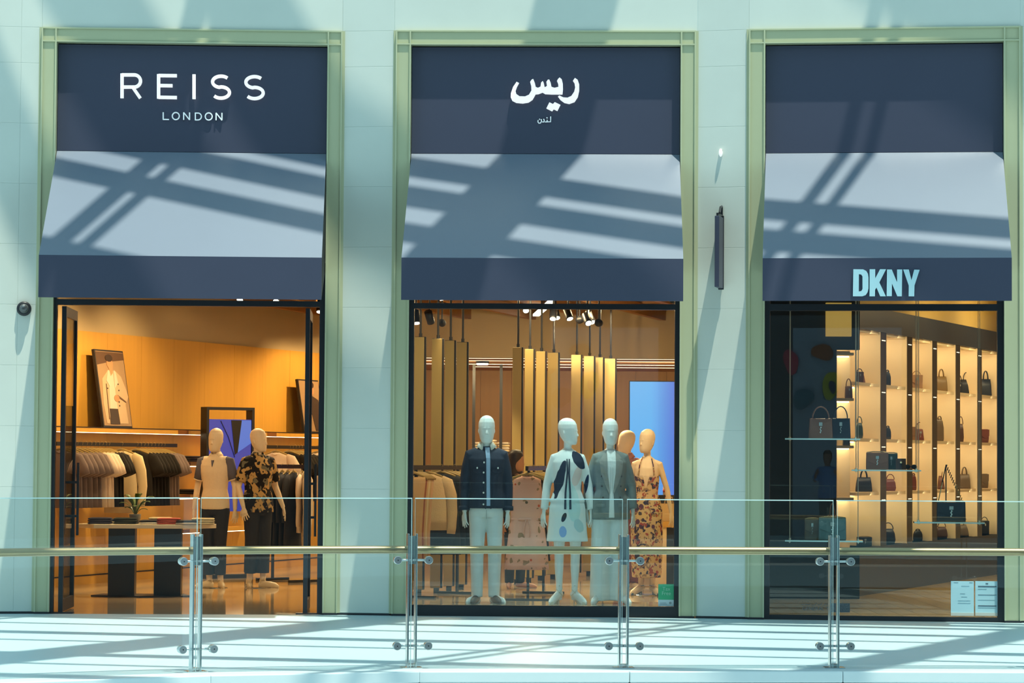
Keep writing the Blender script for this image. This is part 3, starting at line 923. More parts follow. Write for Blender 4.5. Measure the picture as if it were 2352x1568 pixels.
def fig_body(f, voxel=.0052, arms=True, heel=0.0):
    k = f.k
    fem = f.female
    mb = MB()
    T = [(.86, .13, .10), (.93, .172 if not fem else .178, .118), (1.02, .165, .112), (1.13, .140 if not fem else .118, .10), (1.24, .158 if not fem else .132, .108, -.005), (1.33, .180 if not fem else .150, .118, -.008),
         (1.41, .190 if not fem else .158, .105), (1.475, .165 if not fem else .140, .078, .005), (1.52, .085, .060, .012), (1.545, .062 if not fem else .05, .058 if not fem else .05, .012)]
    mb.ell([tuple(x * k if i != 3 else x * k for i, x in enumerate(t)) for t in T], 20)
    nk = .056 if not fem else .044
    mb.tube([P3(0, .015, 1.50) * k, P3(0, .008, 1.56) * k, P3(0, -.002, 1.64) * k], [nk * 1.15 * k, nk * k, nk * 1.02 * k], 14)
    c0 = P3(0, 0.0, (1.609 if fem else 1.594) * k)
    M = Matrix.Translation(c0) @ Matrix.Diagonal((1 / .9, 1 / .95, 1, 1)) @ Matrix.Rotation(f.yaw, 4, 'Z') @ Matrix.Diagonal((1.04, 1.0, 1, 1))
    h = k * (1.02 if not fem else 1.0)
    HR = [(-.028, .032, .036, -.046), (-.014, .049, .054, -.039), (.012, .0605, .073, -.026), (.05, .0685, .087, -.013), (.09, .0735, .095, -.004), (.135, .0765, .099, .002), (.175, .0735, .096, .006), (.21, .059, .079, .008), (.232, .036, .048, .008), (.241, .012, .016, .008)]
    mb.ell([(z * h, a * h, b_ * h, c * h) for z, a, b_, c in HR], 20, M)
    # nose, brow, lips, chin, ears
    mb.rings([[M @ (P3(x, y, z) * h) for x, y, z in ring] for ring in (
        [(-.006, -.090, .108), (.006, -.090, .108), (.006, -.080, .108), (-.006, -.080, .108)],
        [(-.008, -.108, .078), (.008, -.108, .078), (.010, -.080, .078), (-.010, -.080, .078)],
        [(-.013, -.112, .060), (.013, -.112, .060), (.014, -.075, .060), (-.014, -.075, .060)],
        [(-.009, -.090, .052), (.009, -.090, .052), (.009, -.075, .052), (-.009, -.075, .052)])])
    for z, w_, y in ((.031, .020, -.079), (.022, .018, -.076)):
        mb.tube([M @ (P3(-w_, y + .010, z) * h), M @ (P3(0, y, z) * h), M @ (P3(w_, y + .010, z) * h)], [.004, .0065, .004], 6)
    mb.tube([M @ (P3(-.045, -.070, .112) * h), M @ (P3(-.02, -.092, .116) * h), M @ (P3(.02, -.092, .116) * h), M @ (P3(.045, -.070, .112) * h)], .008, 6)
    for sx in (-1, 1):
        mb.tube([M @ (P3(sx * .066, .012, .062) * h), M @ (P3(sx * .072, .020, .085) * h), M @ (P3(sx * .072, .022, .108) * h)], [.006, .011, .008], 8)
    ar = (.054, .040, .034, .026) if not fem else (.044, .033, .029, .022)
    for i, sx in enumerate((-1, 1)):
        S, E, Wp = f.sh[i], f.el[i], f.wr[i]
        mb.tube([S + P3(-sx * .05, 0, .01), S, mix(S, E, .5), E, mix(E, Wp, .35), Wp], [ar[0] * k, ar[0] * k * 1.02, ar[1] * 1.12 * k, ar[1] * k, ar[2] * 1.12 * k, ar[3] * k], 12)
        hand(mb, Wp, (Wp - E) + P3(0, -.02, -.12), P3(-sx, -.25, 0), 1 if sx < 0 else -1) if False else hand(mb, Wp, (Wp - E) + P3(0, 0, -.15), P3(-sx * .75, .45, 0), -sx)
        Hh, K_, A = f.hip[i], f.kn[i], f.an[i]
        lr = (.092, .060, .058, .036) if not fem else (.088, .053, .050, .031)
        mb.tube([Hh + P3(0, 0, .05), Hh, mix(Hh, K_, .5), K_, mix(K_, A, .3) + P3(0, .014, 0), mix(K_, A, .65), A], [lr[0] * k * .95, lr[0] * k, lr[0] * .84 * k, lr[1] * k, lr[2] * k, lr[2] * .78 * k, lr[3] * k], 14)
        dx = sx * f.toe
        zf = heel
        mb.tube([A + P3(0, .012, .01), A + P3(0, .02, -.045)], [lr[3] * k, .036 * k], 12)
        mb.tube([P3(A.x - dx * .25, A.y + .048, .030 + zf), P3(A.x, A.y + .0, .040 + zf), P3(A.x + dx * .5, A.y - .09, .032 + zf * .35), P3(A.x + dx * .8, A.y - .15, .022), P3(A.x + dx, A.y - .195, .014)], [.026 * k, .038 * k, .036 * k, .034 * k, .014], 12, (1.15, .85))
    return remesh(mb, voxel, 3 if voxel < .006 else 4, .4)
def top_volume(f, hem, grow=.02, sleeve=1.0, sr=.062, flare=0.0, neck=True, fit=None):
    """shirt / jacket: torso rings from hem to shoulders and two sleeves ending at sleeve (0..2: elbow 1, wrist 2)"""
    k, fem = f.k, f.female
    mb = MB()
    base = [(.86, .176, .122), (.95, .180, .124), (1.04, .172, .118), (1.13, .150 if not fem else .128, .106), (1.24, .162 if not fem else .138, .112), (1.33, .182 if not fem else .154, .120), (1.41, .190 if not fem else .160, .110), (1.475, .160 if not fem else .136, .084), (1.515, .095, .066), (1.535, .070 if not fem else .058, .062 if not fem else .055)]
    rs = [(hem * k, *[v * k + grow * 1.15 + flare for v in _interp(base, hem)])]
    for z, a, b_ in base:
        if z > hem + .03:
            gg = grow * (1.0 if z < 1.44 else .6 if z < 1.5 else .25)
            fl_ = flare * max(0, (1.2 - z) / (1.2 - hem)) if hem < 1.2 else 0
            rs.append((z * k, a * k + gg + fl_, b_ * k + gg + fl_))
    mb.ell(rs, 22)
    for i, sx in enumerate((-1, 1)):
        S, E, Wp = f.sh[i], f.el[i], f.wr[i]
        pts, rad = [S + P3(-sx * .075, 0, .004), S + P3(-sx * .01, 0, -.008)], [sr * 1.0, sr * 1.06]
        if sleeve <= 1:
            pts += [mix(S, E, sleeve * .5), mix(S, E, sleeve)]; rad += [sr * 1.02, sr * 1.04]
        else:
            pts += [mix(S, E, .5), E, mix(E, Wp, (sleeve - 1) * .5), mix(E, Wp, sleeve - 1)]; rad += [sr * .98, sr * .86, sr * .82, sr * .74]
        mb.tube(pts, rad, 14)
    return mb
def _interp(base, z):
    for (z0, a0, b0), (z1, a1, b1) in zip(base[:-1], base[1:]):
        if z0 <= z <= z1:
            t = (z - z0) / (z1 - z0)
            return (a0 + (a1 - a0) * t, b0 + (b1 - b0) * t)
    return (base[0][1], base[0][2])
def trousers_volume(f, end=.16, r0=.105, rk=.076, r1=.062, waist=1.04):
    k = f.k
    mb = MB()
    mb.ell([(.84 * k, .15 * k, .112 * k), (.90 * k, .182 * k, .130 * k), (.97 * k, .184 * k, .130 * k), (waist * k, .168 * k, .118 * k)], 22)
    for i, sx in enumerate((-1, 1)):
        Hh, K_, A = f.hip[i], f.kn[i], f.an[i]
        q = (K_.z - end) / (K_.z - A.z)
        e = mix(K_, A, q); e.z = end
        mb.tube([Hh + P3(0, 0, .03), Hh + P3(0, 0, -.05), mix(Hh, K_, .5), K_, mix(K_, e, .5) + P3(0, .008, 0), e], [r0 * .9 * k, r0 * k, (r0 + rk) / 2 * k, rk * k, (rk + r1) / 2 * k, r1 * k], 16)
    return mb
def collar(name, t, k, zc, r, material, point=.045, open_=.5, yaw=0.0):
    """folded shirt collar: two leaves meeting in front"""
    mb = MB()
    zc = zc * k - .008
    for sx in (-1, 1):
        pts = []
        for j in range(9):
            a = math.radians(95 + sx * (5 + j * 19))      # from the back to the front
            a = PI / 2 + sx * (PI - open_) * j / 8
            x, y = r * math.cos(a), r * math.sin(a) + .010
            drop = .042 + .012 * j / 8 + (point * .55 if j == 8 else 0)
            zt = zc - .016 * (j / 8)
            pts.append((Vector((x * .80, y * .80, zt)), Vector((x * 1.30 + (0 if j < 8 else sx * .014), y * 1.26, zt - drop))))
        b0 = len(mb.v)
        for a_, c_ in pts:
            o_ = Vector((a_.x, a_.y, 0)).normalized() * .004
            mb.v += [tuple(a_), tuple(c_), tuple(c_ + o_ + Vector((0, 0, .004))), tuple(a_ + o_ + Vector((0, 0, .006)))]
        for j in range(8):
            q0, q1 = b0 + 4 * j, b0 + 4 * j + 4
            for e in range(4):
                mb.f.append([q0 + e, q0 + (e + 1) % 4, q1 + (e + 1) % 4, q1 + e])
        mb.f.append([b0, b0 + 1, b0 + 2, b0 + 3]); e = b0 + 32
        mb.f.append([e + 3, e + 2, e + 1, e])
    return mb.build(name, material, t, True)
def front_y(me, x, z, tol=.02):
    """frontmost y of a garment mesh near (x, z)"""
    best = 0
    for v in me.vertices:
        c = v.co
        if abs(c.x - x) < tol and abs(c.z - z) < tol and c.y < best: best = c.y
    return best
def surf_strip(me, pts, w, lift=.004, tol=.02):
    """thin band laid on the front of a garment along (x, z) points; w number or list"""
    mb = MB()
    rs = []
    ws_ = list(w) if isinstance(w, (list, tuple)) else [w] * len(pts)
    P2, W2_ = [], []
    for i in range(len(pts) - 1):
        n = max(1, int(abs(pts[i + 1][1] - pts[i][1]) / .022))
        for k in range(n):
            u = k / n
            P2.append((pts[i][0] + (pts[i + 1][0] - pts[i][0]) * u, pts[i][1] + (pts[i + 1][1] - pts[i][1]) * u)); W2_.append(ws_[i] + (ws_[i + 1] - ws_[i]) * u)
    P2.append(pts[-1]); W2_.append(ws_[-1])
    pts, w = P2, W2_
    for i, (x, z) in enumerate(pts):
        ww = w[i] if isinstance(w, (list, tuple)) else w
        ring = []
        for dx in (-ww / 2, 0, ww / 2):
            ring.append(Vector((x + dx, front_y(me, x + dx, z, tol) - lift, z)))
        back = [p + Vector((0, lift * 1.6, 0)) for p in reversed(ring)]
        rs.append(ring + back)
    return mb.rings(rs)
def buttons(t, me, pts, r, material, lift=.004):
    for x, z in pts:
        y = front_y(me, x, z) - lift
        mb = MB(); mb.rings([[Vector((x + r * math.cos(2 * PI * i / 10), y + dy, z + r * math.sin(2 * PI * i / 10))) for i in range(10)] for dy in (.006, -.003)])
        mb.build('button', material, t)

NAVYCL = mat('navy_cloth', (.016, .018, .030), .85, var=.15, scale=30, bump=.15)
NAVYTR = mat('navy_trouser', (.014, .016, .024), .85, var=.15, scale=30, bump=.1)
CREAMCL = mat('cream_knit', (.74, .60, .42), .9, var=.05, scale=40, bump=.2)
SLATECL = mat('slate_knit', (.10, .10, .14), .9, var=.1, scale=40)
MSTEEL = mat('mannequin_base', (.55, .50, .42), .12, .9, var=.05)
def base_plate(t, r=.19, dx=0):
    mb = MB(); mb.rings([[Vector((dx + rr * math.cos(2 * PI * i / 28), -.03 + rr * .8 * math.sin(2 * PI * i / 28), z)) for i in range(28)] for rr, z in ((r, 0), (r, .006), (r - .006, .009))])
    mb.build('base', MSTEEL, t)
def stand_rod(t, x, y):
    mb = MB(); mb.tube([(x, y, .008), (x, y, .22)], .008, 8); mb.build('support_rod', MSTEEL, t)

# figure 1: knitted polo
g = floor_at(492, 1349)
f = Fig(1.87, arms=[((-.075, .03, -.29), (-.035, -.03, -.265)), ((.080, .02, -.29), (.02, -.05, -.265))], stance=.075, head_yaw=math.radians(-8))
t = thing('mannequin', 'cream male mannequin in a cream polo with dark sleeves and navy trousers', 'mannequin', g, math.radians(-14), 'shop mannequins'); t.scale = (.9, .95, 1)
link('body', fig_body(f), SKIN_T, t)
tv = top_volume(f, .90, .012, .72, .062)
me = remesh(tv, .009, 3)
polo = link('polo_shirt', me, CREAMCL, t)
for i, sx in enumerate((-1, 1)):
    S, E = f.sh[i], f.el[i]
    mb = MB(); mb.tube([S + P3(-sx * .030, 0, .002), S + P3(sx * .004, 0, .0), mix(S, E, .3), mix(S, E, .72)], [.060, .0705, .071, .069], 16); mb.build('sleeve', SLATECL, polo, True)
    mb = MB(); mb.tube([mix(S, E, .705), mix(S, E, .745)], [.0705, .0705], 16); mb.build('cuff_stripe', CREAMCL, polo, True)
collar('collar', polo, f.k, 1.578, .074, CREAMCL, .035, .42)
mb = surf_strip(me, [(0, 1.50), (.0, 1.46), (.0, 1.42)], [.04, .022, .006], .003); mb.build('neck_opening', SLATECL, polo)
me2 = remesh(trousers_volume(f, .15, .108, .080, .070, 1.0), .010, 3)
link('trousers', me2, NAVYTR, t)
base_plate(t)
# figure 2: patterned shirt, turned right
PAT = printmat('camouflage_print', (.012, .012, .016), [('noise', (.46, .30, .12), 10, .45, .47, 4.1), ('noise', (.012, .012, .016), 13, .555, .57, 2.2), ('noise', (.15, .14, .10), 11, .585, .60, 9.3), ('noise', (.012, .012, .016), 16, .62, .635, 6.6)])
g = floor_at(590, 1349)
f = Fig(1.87, arms=[((-.09, .03, -.29), (-.0, -.13, -.235)), ((.095, .02, -.285), (.06, -.10, -.245))], stance=.07, head_yaw=math.radians(32), step=.05)
t = thing('mannequin', 'cream male mannequin in a dark leafy patterned short-sleeved shirt', 'mannequin', g, math.radians(36), 'shop mannequins'); t.scale = (.9, .95, 1)
link('body', fig_body(f), SKIN_T, t)
me = remesh(top_volume(f, .87, .028, .80, .078, .01), .009, 3)
sh = link('patterned_shirt', me, PAT, t)
collar('collar', sh, f.k, 1.578, .078, PAT, .05, .5)
me2 = remesh(trousers_volume(f, .17, .112, .086, .078, 1.0), .010, 3)
link('trousers', me2, NAVYTR, t)
base_plate(t)
# figure 3: denim jacket in the window
SHOPW = .10
def win_floor(px, py, z=SHOPW): return floor_at(px, py, z)
b1 = BAYS[1]
pl = MB().span(W1[0] + .0, W1[1] - .0, .14, 1.0, 0, SHOPW).build('display_plinth', SHOPFLOOR)
pl.location = b1.O; pl.rotation_euler = (0, 0, b1.rz)
tag(pl, 'low beige display plinth along the foot of the mannequin window', 'plinth')
for px in (1090, 1250, 1420):  # lamps added to stand in for daylight on the window mannequins
    pz = at(px, 1055, 26.95); pz.z = 3.36
    sp0 = thing('window_spotlight', 'added cool white fill spotlight, unseen behind the canopy above the %s' % {1090: 'denim jacket', 1250: 'printed dress', 1420: 'sage blazer'}[px], 'spotlight', pz, 0, 'added window fill lamps')
    MB().tube([(0, 0, 0), (0, .03, .14)], .045, 14).build('barrel', BLACK, sp0, True)
    MB().tube([(0, .0, -.002), (0, .001, .001)], .037, 14).build('lens', emis('cool_lamp_face', (.85, 1, 1), 5), sp0)
    ll = bpy.data.lights.new('daylight_fill', 'SPOT'); ll.energy = 125; ll.color = (.72, 1.0, .97); ll.spot_size = math.radians(62); ll.spot_blend = .7; ll.shadow_soft_size = .05
    lo_ = bpy.data.objects.new('daylight_fill', ll); COL.objects.link(lo_)
    lo_.location = pz + Vector((0, 0, -.02)); lo_.rotation_euler = Vector((0, .75, -2.0)).to_track_quat('-Z', 'Y').to_euler()
g = win_floor(1115, 1385)
DENIM = mat('navy_denim', (.018, .022, .042), .8, var=.2, scale=60, bump=.2)
PALEJ = mat('pale_jeans', (.74, .74, .70), .85, var=.05, scale=9, bump=.6, stretch=(1, 1, .5))
SHIRTB = mat('pale_blue_tee', (.34, .45, .60), .85, var=.05)
COLW = mat('cream_corduroy', (.72, .66, .56), .9, var=.06, scale=60, stretch=(1, 1, .1))
f = Fig(1.86, arms=[((-.055, .02, -.29), (-.0, -.03, -.27)), ((.055, .02, -.29), (.0, -.03, -.27))], stance=.092)
t = thing('mannequin', 'white male mannequin in a navy denim jacket with pale corduroy collar', 'mannequin', g, math.radians(2), 'shop mannequins'); t.scale = (.9, .95, 1)
link('body', fig_body(f), SKIN_M, t)
me = remesh(top_volume(f, .93, .030, 1.93, .070, .0), .009, 3)
jk = link('denim_jacket', me, DENIM, t)
collar('corduroy_collar', jk, f.k, 1.592, .086, COLW, .055, .55)
mb = surf_strip(me, [(.006, 1.55), (.016, 1.42), (.018, 1.2), (.022, .97)], [.05, .045, .04, .042], .004); mb.build('tee_inset', SHIRTB, jk)
for x in (-.012, .046):
    mb = surf_strip(me, [(x, 1.44), (x, 1.2), (x + .002, .94)], .012, .008); mb.build('placket', DENIM, jk)
for sx in (-1, 1):
    mb = surf_strip(me, [(sx * .105 + .01, 1.335), (sx * .105 + .01, 1.31), (sx * .105 + .01, 1.29)], [.11, .105, .02], .005); mb.build('pocket_flap', DENIM, jk)
    i = 0 if sx < 0 else 1
    mb = MB(); mb.tube([mix(f.el[i], f.wr[i], .80), mix(f.el[i], f.wr[i], .95)], [.064, .064], 14); mb.build('cuff', DENIM, jk, True)
WBT = mat('white_button', (.8, .78, .72), .3, var=.02)
buttons(jk, me, [(-.030, 1.40), (-.034, 1.30), (-.034, 1.20), (-.034, 1.10), (-.034, .985), (-.105, 1.345), (.125, 1.345)], .0095, WBT, .010)
me2 = remesh(trousers_volume(f, .06, .102, .075, .062, 1.02), .009, 3)
jn = link('jeans', me2, PALEJ, t)
mb = surf_strip(me2, [(0, .93), (0, .88), (0, .84)], .006, .003); mb.build('fly_seam', mat('jeans_seam', (.42, .42, .40), .9, var=.1), jn)
SHOE = mat('brown_leather', (.10, .055, .035), .4, var=.1)
for i, sx in enumerate((-1, 1)):
    A = f.an[i]
    mb = MB(); mb.tube([P3(A.x - .01 * sx, A.y + .06, .04), P3(A.x, A.y, .05), P3(A.x + sx * .03, A.y - .09, .036), P3(A.x + sx * .05, A.y - .165, .026), P3(A.x + sx * .06, A.y - .205, .018)], [.030, .042, .041, .034, .014], 12, (1.0, .9)); mb.build('shoe', SHOE, t, True)
# figure 4: printed shirt dress, head in profile
g = win_floor(1302, 1386)
INK = (.018, .022, .04)
DRESS = printmat('abstract_dress_print', (.80, .82, .78), [
    ('blob', (.60, .78, .74), (.05, 1.00), (.075, .20), .9, 12), ('blob', (.78, .62, .55), (.10, 1.27), (.045, .10), .7, -20), ('blob', (.50, .66, .66), (.12, .78), (.055, .07), .8, 30),
    ('blob', INK, (-.095, 1.23), (.046, .19), .8, -17), ('blob', INK, (.115, 1.43), (.050, .10), .8, 35), ('blob', INK, (.205, 1.18), (.022, .10), .5, -12),
    ('blob', INK, (-.045, .86), (.024, .050), .6, -25), ('blob', (.30, .44, .74), (-.06, .72), (.040, .055), .7, 10)])
f = Fig(1.84, True, arms=[((-.075, .03, -.28), (-.035, -.02, -.26)), ((.085, .02, -.28), (.03, -.03, -.26))], stance=.085, head_yaw=math.radians(72))
t = thing('mannequin', 'white female mannequin in a pale printed shirt dress, head in profile', 'mannequin', g, math.radians(2), 'shop mannequins'); t.scale = (.9, .95, 1)
link('body', fig_body(f, heel=.06), SKIN_M, t)
vol = top_volume(f, 1.02, .020, 1.92, .056, .0)
vol.ell([(.62 * f.k, .232, .165), (.78 * f.k, .212, .152), (.95 * f.k, .200, .143), (1.10 * f.k, .165, .125)], 24)
me = remesh(vol, .009, 3)
dr = link('shirt_dress', me, DRESS, t)
collar('collar', dr, f.k, 1.555, .068, mat('collar_white', (.70, .72, .68), .85, var=.03), .05, .6)
for x0, x1 in ((-.015, -.03), (.012, .022)):
    mb = surf_strip(me, [(x0, 1.44), (x0 * .7, 1.3), (x1, 1.10), (x1 * 1.1, .94)], [.012, .018, .02, .022], .006); mb.build('tie', mat('tie_ink', INK, .8, var=.05), dr)
STRAP = mat('cream_strap', (.66, .60, .45), .5, var=.05)
for i, sx in enumerate((-1, 1)):
    A = f.an[i]
    sd = MB(); sd.tube([P3(A.x, A.y + .05, .055), P3(A.x + sx * .05, A.y - .09, .012), P3(A.x + sx * .10, A.y - .21, .006)], [.024, .030, .016], 10, (1.1, .25)); so_ = sd.build('sandal', STRAP, t, True)
    mb = MB(); mb.tube([(A.x, A.y + .06, .06), (A.x, A.y + .065, 0)], [.012, .007], 8); mb.build('heel', STRAP, so_)
    for k, (za, zb) in enumerate(((.08, .15), (.15, .08), (.15, .21), (.21, .15))):
        mb = MB(); mb.tube([(A.x - .038, A.y - .015, za), (A.x, A.y - .045 - (.02 if za < .1 or zb < .1 else 0), (za + zb) / 2), (A.x + .038, A.y - .015, zb)], .0035, 6); mb.build('ankle_strap', STRAP, so_)
# figure 5: sage blazer and wide trousers
g = win_floor(1400, 1386)
BLAZ = mat('sage_wool', (.20, .22, .20), .85, var=.08, scale=40, bump=.15)
BLAZ2 = mat('sage_lapel', (.30, .29, .25), .85, var=.06, scale=40)
WTR = mat('white_crepe', (.78, .80, .76), .8, var=.03, scale=9, bump=.7, stretch=(3, 3, .15))
f = Fig(1.84, True, arms=[((-.085, .03, -.28), (-.02, -.02, -.26)), ((.085, .02, -.28), (.02, -.04, -.26))], stance=.10, head_yaw=math.radians(0))
t = thing('mannequin', 'white female mannequin in a sage double-breasted blazer and wide white trousers', 'mannequin', g, math.radians(4), 'shop mannequins'); t.scale = (.9, .95, 1)
link('body', fig_body(f, heel=.05), SKIN_M, t)
me = remesh(top_volume(f, .84, .034, 1.88, .068, .012), .009, 3)
bz = link('blazer', me, BLAZ, t)
mb = surf_strip(me, [(0, 1.53), (0, 1.42), (0, 1.25), (0, 1.12), (0, 1.02), (0, .86)], [.09, .13, .095, .04, .05, .06], .004); mb.build('blouse', WTR, bz)
for sx in (-1, 1):
    mb = surf_strip(me, [(sx * .062, 1.50), (sx * .090, 1.42), (sx * .080, 1.30), (sx * .05, 1.19), (sx * .022, 1.10)], [.03, .085, .07, .045, .012], .009); mb.build('lapel', BLAZ2, bz)
    mb = surf_strip(me, [(sx * .12, 1.0), (sx * .12, .985), (sx * .12, .965)], .10, .006); mb.build('pocket_flap', BLAZ, bz)
    mb = surf_strip(me, [(sx * .012, 1.36), (sx * .010, 1.2), (sx * .012, 1.05)], .004, .007); mb.build('blouse_tie', mat('crepe_fold', (.52, .55, .52), .8, var=.05), bz)
buttons(bz, me, [(-.105, 1.17), (.105, 1.17), (-.095, 1.06), (.095, 1.06), (.11, 1.27), (-.11, 1.27)], .0095, mat('horn_button', (.10, .08, .06), .3, var=.1), .006)
me2 = remesh(trousers_volume(f, .035, .118, .108, .122, 1.02), .010, 3)
wt = link('wide_trousers', me2, WTR, t)
for sx in (-1, 1):
    mb = surf_strip(me2, [(sx * .10, .80), (sx * .105, .5), (sx * .108, .06)], .006, .002); mb.build('pressed_crease', WTR, wt)
# figure 6: floral halter dress, further back
FLOR = printmat('floral_print', (.62, .46, .24), [('voro', (.10, .035, .06), 8, .27, .31), ('noise', (.045, .03, .05), 15, .57, .59, 3.0), ('noise', (.34, .07, .04), 19, .61, .63, 7.0), ('noise', (.30, .20, .10), 24, .61, .63, 1.0)])
g = floor_at(1485, 1366)
f = Fig(1.88, True, arms=[((-.09, .03, -.28), (-.03, -.02, -.25)), ((.10, .02, -.285), (.05, -.02, -.26))], stance=.07, head_yaw=math.radians(-38))
t = thing('mannequin', 'cream female mannequin in a long floral halter dress before the blue screen', 'mannequin', g, math.radians(-8), 'shop mannequins'); t.scale = (.9, .95, 1)
link('body', fig_body(f, heel=.05), SKIN_T, t)
vol = MB()
vol.ell([(.20, .185, .16), (.45, .20, .165), (.75, .205, .16), (.95, .198, .145), (1.06, .175, .128), (1.15, .138, .118), (1.25, .150, .122), (1.33, .158, .128), (1.385, .150, .112)], 26)
me = remesh(vol, .009, 2)
dr = link('halter_dress', me, FLOR, t)
for sx in (-1, 1):
    mb = MB(); mb.tube([(sx * .10, -.11, 1.36), (sx * .085, -.088, 1.48), (sx * .055, -.035, 1.57), (sx * .03, .06, 1.565)], [.012, .007, .005, .005], 8); mb.build('halter_strap', FLOR, dr, True)
mb = surf_strip(me, [(0, 1.385), (0, 1.30), (0, 1.22)], [.11, .05, .006], .004); mb.build('plunging_neckline', SKIN_T, dr)
BST = mat('black_strap', (.012, .01, .01), .5, var=.1)
for i, sx in enumerate((-1, 1)):
    A = f.an[i]
    sd = MB(); sd.tube([P3(A.x, A.y + .05, .05), P3(A.x + sx * .05, A.y - .09, .012), P3(A.x + sx * .10, A.y - .21, .006)], [.024, .030, .016], 10, (1.1, .25)); so_ = sd.build('sandal', BST, t, True)
    mb = MB(); mb.tube([(A.x, A.y + .06, .055), (A.x, A.y + .065, 0)], [.012, .006], 8); mb.build('heel', BST, so_)
    mb = MB(); mb.tube([(A.x - .036, A.y - .01, .11), (A.x, A.y - .045, .10), (A.x + .036, A.y - .01, .11)], .004, 6); mb.build('ankle_strap', BST, so_)
base_plate(t, .2)
# figure 7: behind the blazer, facing left
g = floor_at(1438, 1352)
f = Fig(1.88, head_yaw=math.radians(-64))
t = thing('mannequin', 'cream mannequin in a dusty pink shirt half hidden behind the sage blazer', 'mannequin', g, math.radians(-12), 'shop mannequins'); t.scale = (.9, .95, 1)
link('body', fig_body(f, .012), SKIN_T, t)
PINKSH = mat('dusty_pink_cloth', (.46, .20, .15), .85, var=.06)
me = remesh(top_volume(f, .88, .026, 1.9, .072), .011, 3)
ps = link('shirt', me, PINKSH, t)
collar('collar', ps, f.k, 1.59, .084, PINKSH, .05, .5)
link('trousers', remesh(trousers_volume(f, .08, .112, .088, .080, 1.0), .012, 3), mat('maroon_trouser', (.16, .04, .035), .85, var=.08), t)

# ------------------------------------------------------------------ shop lamps
WARM = (1.0, .70, .36)
def lamp_light(kind, name, p, tgt, energy, size=.06, angle=60, blend=.6, color=WARM, parent=None, sy=None):
    l = bpy.data.lights.new(name, kind)
    l.energy = energy; l.color = color
    if kind == 'SPOT':
        l.spot_size = math.radians(angle); l.spot_blend = blend; l.shadow_soft_size = size
    elif kind == 'AREA':
        l.size = size
        if sy: l.shape = 'RECTANGLE'; l.size_y = sy
    else:
        l.shadow_soft_size = size
    o = bpy.data.objects.new(name, l)
    COL.objects.link(o)
    o.location = p
    o.rotation_euler = (Vector(tgt) - Vector(p)).to_track_quat('-Z', 'Y').to_euler()
    return o
def spotlight(p, tgt, energy, label, angle=70, r=.047, ln=.16):
    p = Vector(p); d = (Vector(tgt) - p).normalized()
    t = thing('spotlight', label, 'spotlight', p, 0, 'black ceiling spotlights')
    mb = MB(); mb.tube([-d * ln, -d * .01, d * .0], [r, r, r], 16); mb.build('barrel', BLACK, t, True)
    mb = MB(); mb.tube([d * .001, d * .004], [r * .82, r * .82], 16); mb.build('lens', LAMP, t)
    mb = MB(); mb.tube([-d * ln * .5, Vector((0, 0, SHZ - p.z)) - d * ln * .5], .010, 8); mb.build('stem', BLACK, t)
    if energy: lamp_light('SPOT', 'spot_lamp', p + d * .02, tgt, energy * 1.0, .05, 50)
SP = [  # picture x, y, distance, target, energy, label
    (957, 742, 32.0, at(1000, 1150, 31.2), 240, 'first black ceiling spotlight beside the window jamb'),
    (990, 741, 32.0, at(1060, 1000, 33), 260, 'second black ceiling spotlight over the bronze panels'),
    (1016, 742, 33.5, at(1060, 780, 39.7), 130, 'black spotlight turned away over the first bronze panels'),
    (1208, 713, 36, at(1215, 1150, 32.5), 260, 'black ceiling spotlight beside the long lamp bar'),
    (1270, 732, 34, at(1250, 1000, 33), 240, 'slim black spotlight of the middle cluster, pointing down'),
    (1279, 730, 34.5, at(1340, 1000, 33.5), 240, 'slim black spotlight of the middle cluster, beside its twin'),
    (1309, 732, 33, at(1400, 1000, 32.2), 240, 'large black spotlight with a bright oval face in the middle cluster'),
    (1330, 735, 34, at(1230, 775, 39.7), 170, 'black spotlight turned away beside the bright oval one'),
    (1352, 742, 33, at(1470, 1050, 31.3), 300, 'lower black spotlight of the cluster aimed at the floral dress'),
    (1360, 740, 33.4, at(1540, 1150, 32), 200, 'black spotlight just behind the lower one in the cluster'),
    (1377, 742, 33, at(1480, 780, 39.7), 130, 'last black spotlight of the cluster, turned away'),
    (551, 688, 33.5, at(487, 1050, 32.3), 260, 'bright ceiling spotlight peeping out under the entrance canopy'),
    (634, 692, 34.5, at(590, 1050, 32.3), 260, 'smaller ceiling spotlight under the entrance canopy'),
    (734, 716, 35.0, at(690, 1100, 34), 200, 'ceiling spotlight in the corner behind the open door leaf'),
    (1018, 688, 31, at(1115, 1150, 31), 120, 'round ceiling lamp half hidden by the canopy edge'),
    (1547, 693, 30, at(1500, 1150, 31.2), 120, 'ceiling spotlight in the upper corner of the mannequin window'),
]
for px, py, Y, tg, en, lb in SP:
    spotlight(at(px, py, Y), tg, en, lb)
t = thing('lamp_bar', 'long white linear lamp slanting across the shop ceiling', 'lamp')
A, B = at(1224, 726, 39.0), at(1262, 690, 35.3)
B.z = A.z
mb = MB(); wallseg(mb, A, B, A.z, A.z + .03, .09); mb.build('diffuser', LAMP, t)
mb = MB(); wallseg(mb, A, B, A.z + .03, A.z + .06, .10); mb.build('housing', BLACK, t)
p = at(1108, 828, 41); p.z = 3.0
t = thing('downlight', 'round ceiling downlight between the first two groups of bronze panels', 'lamp', p)
mb = MB(); mb.tube([(0, 0, .02), (0, 0, -.02)], .10, 20); mb.build('rim', BLACK, t)
mb = MB(); mb.tube([(0, 0, -.02), (0, 0, -.045)], [.09, .085], 20); mb.build('bulb', LAMP, t)
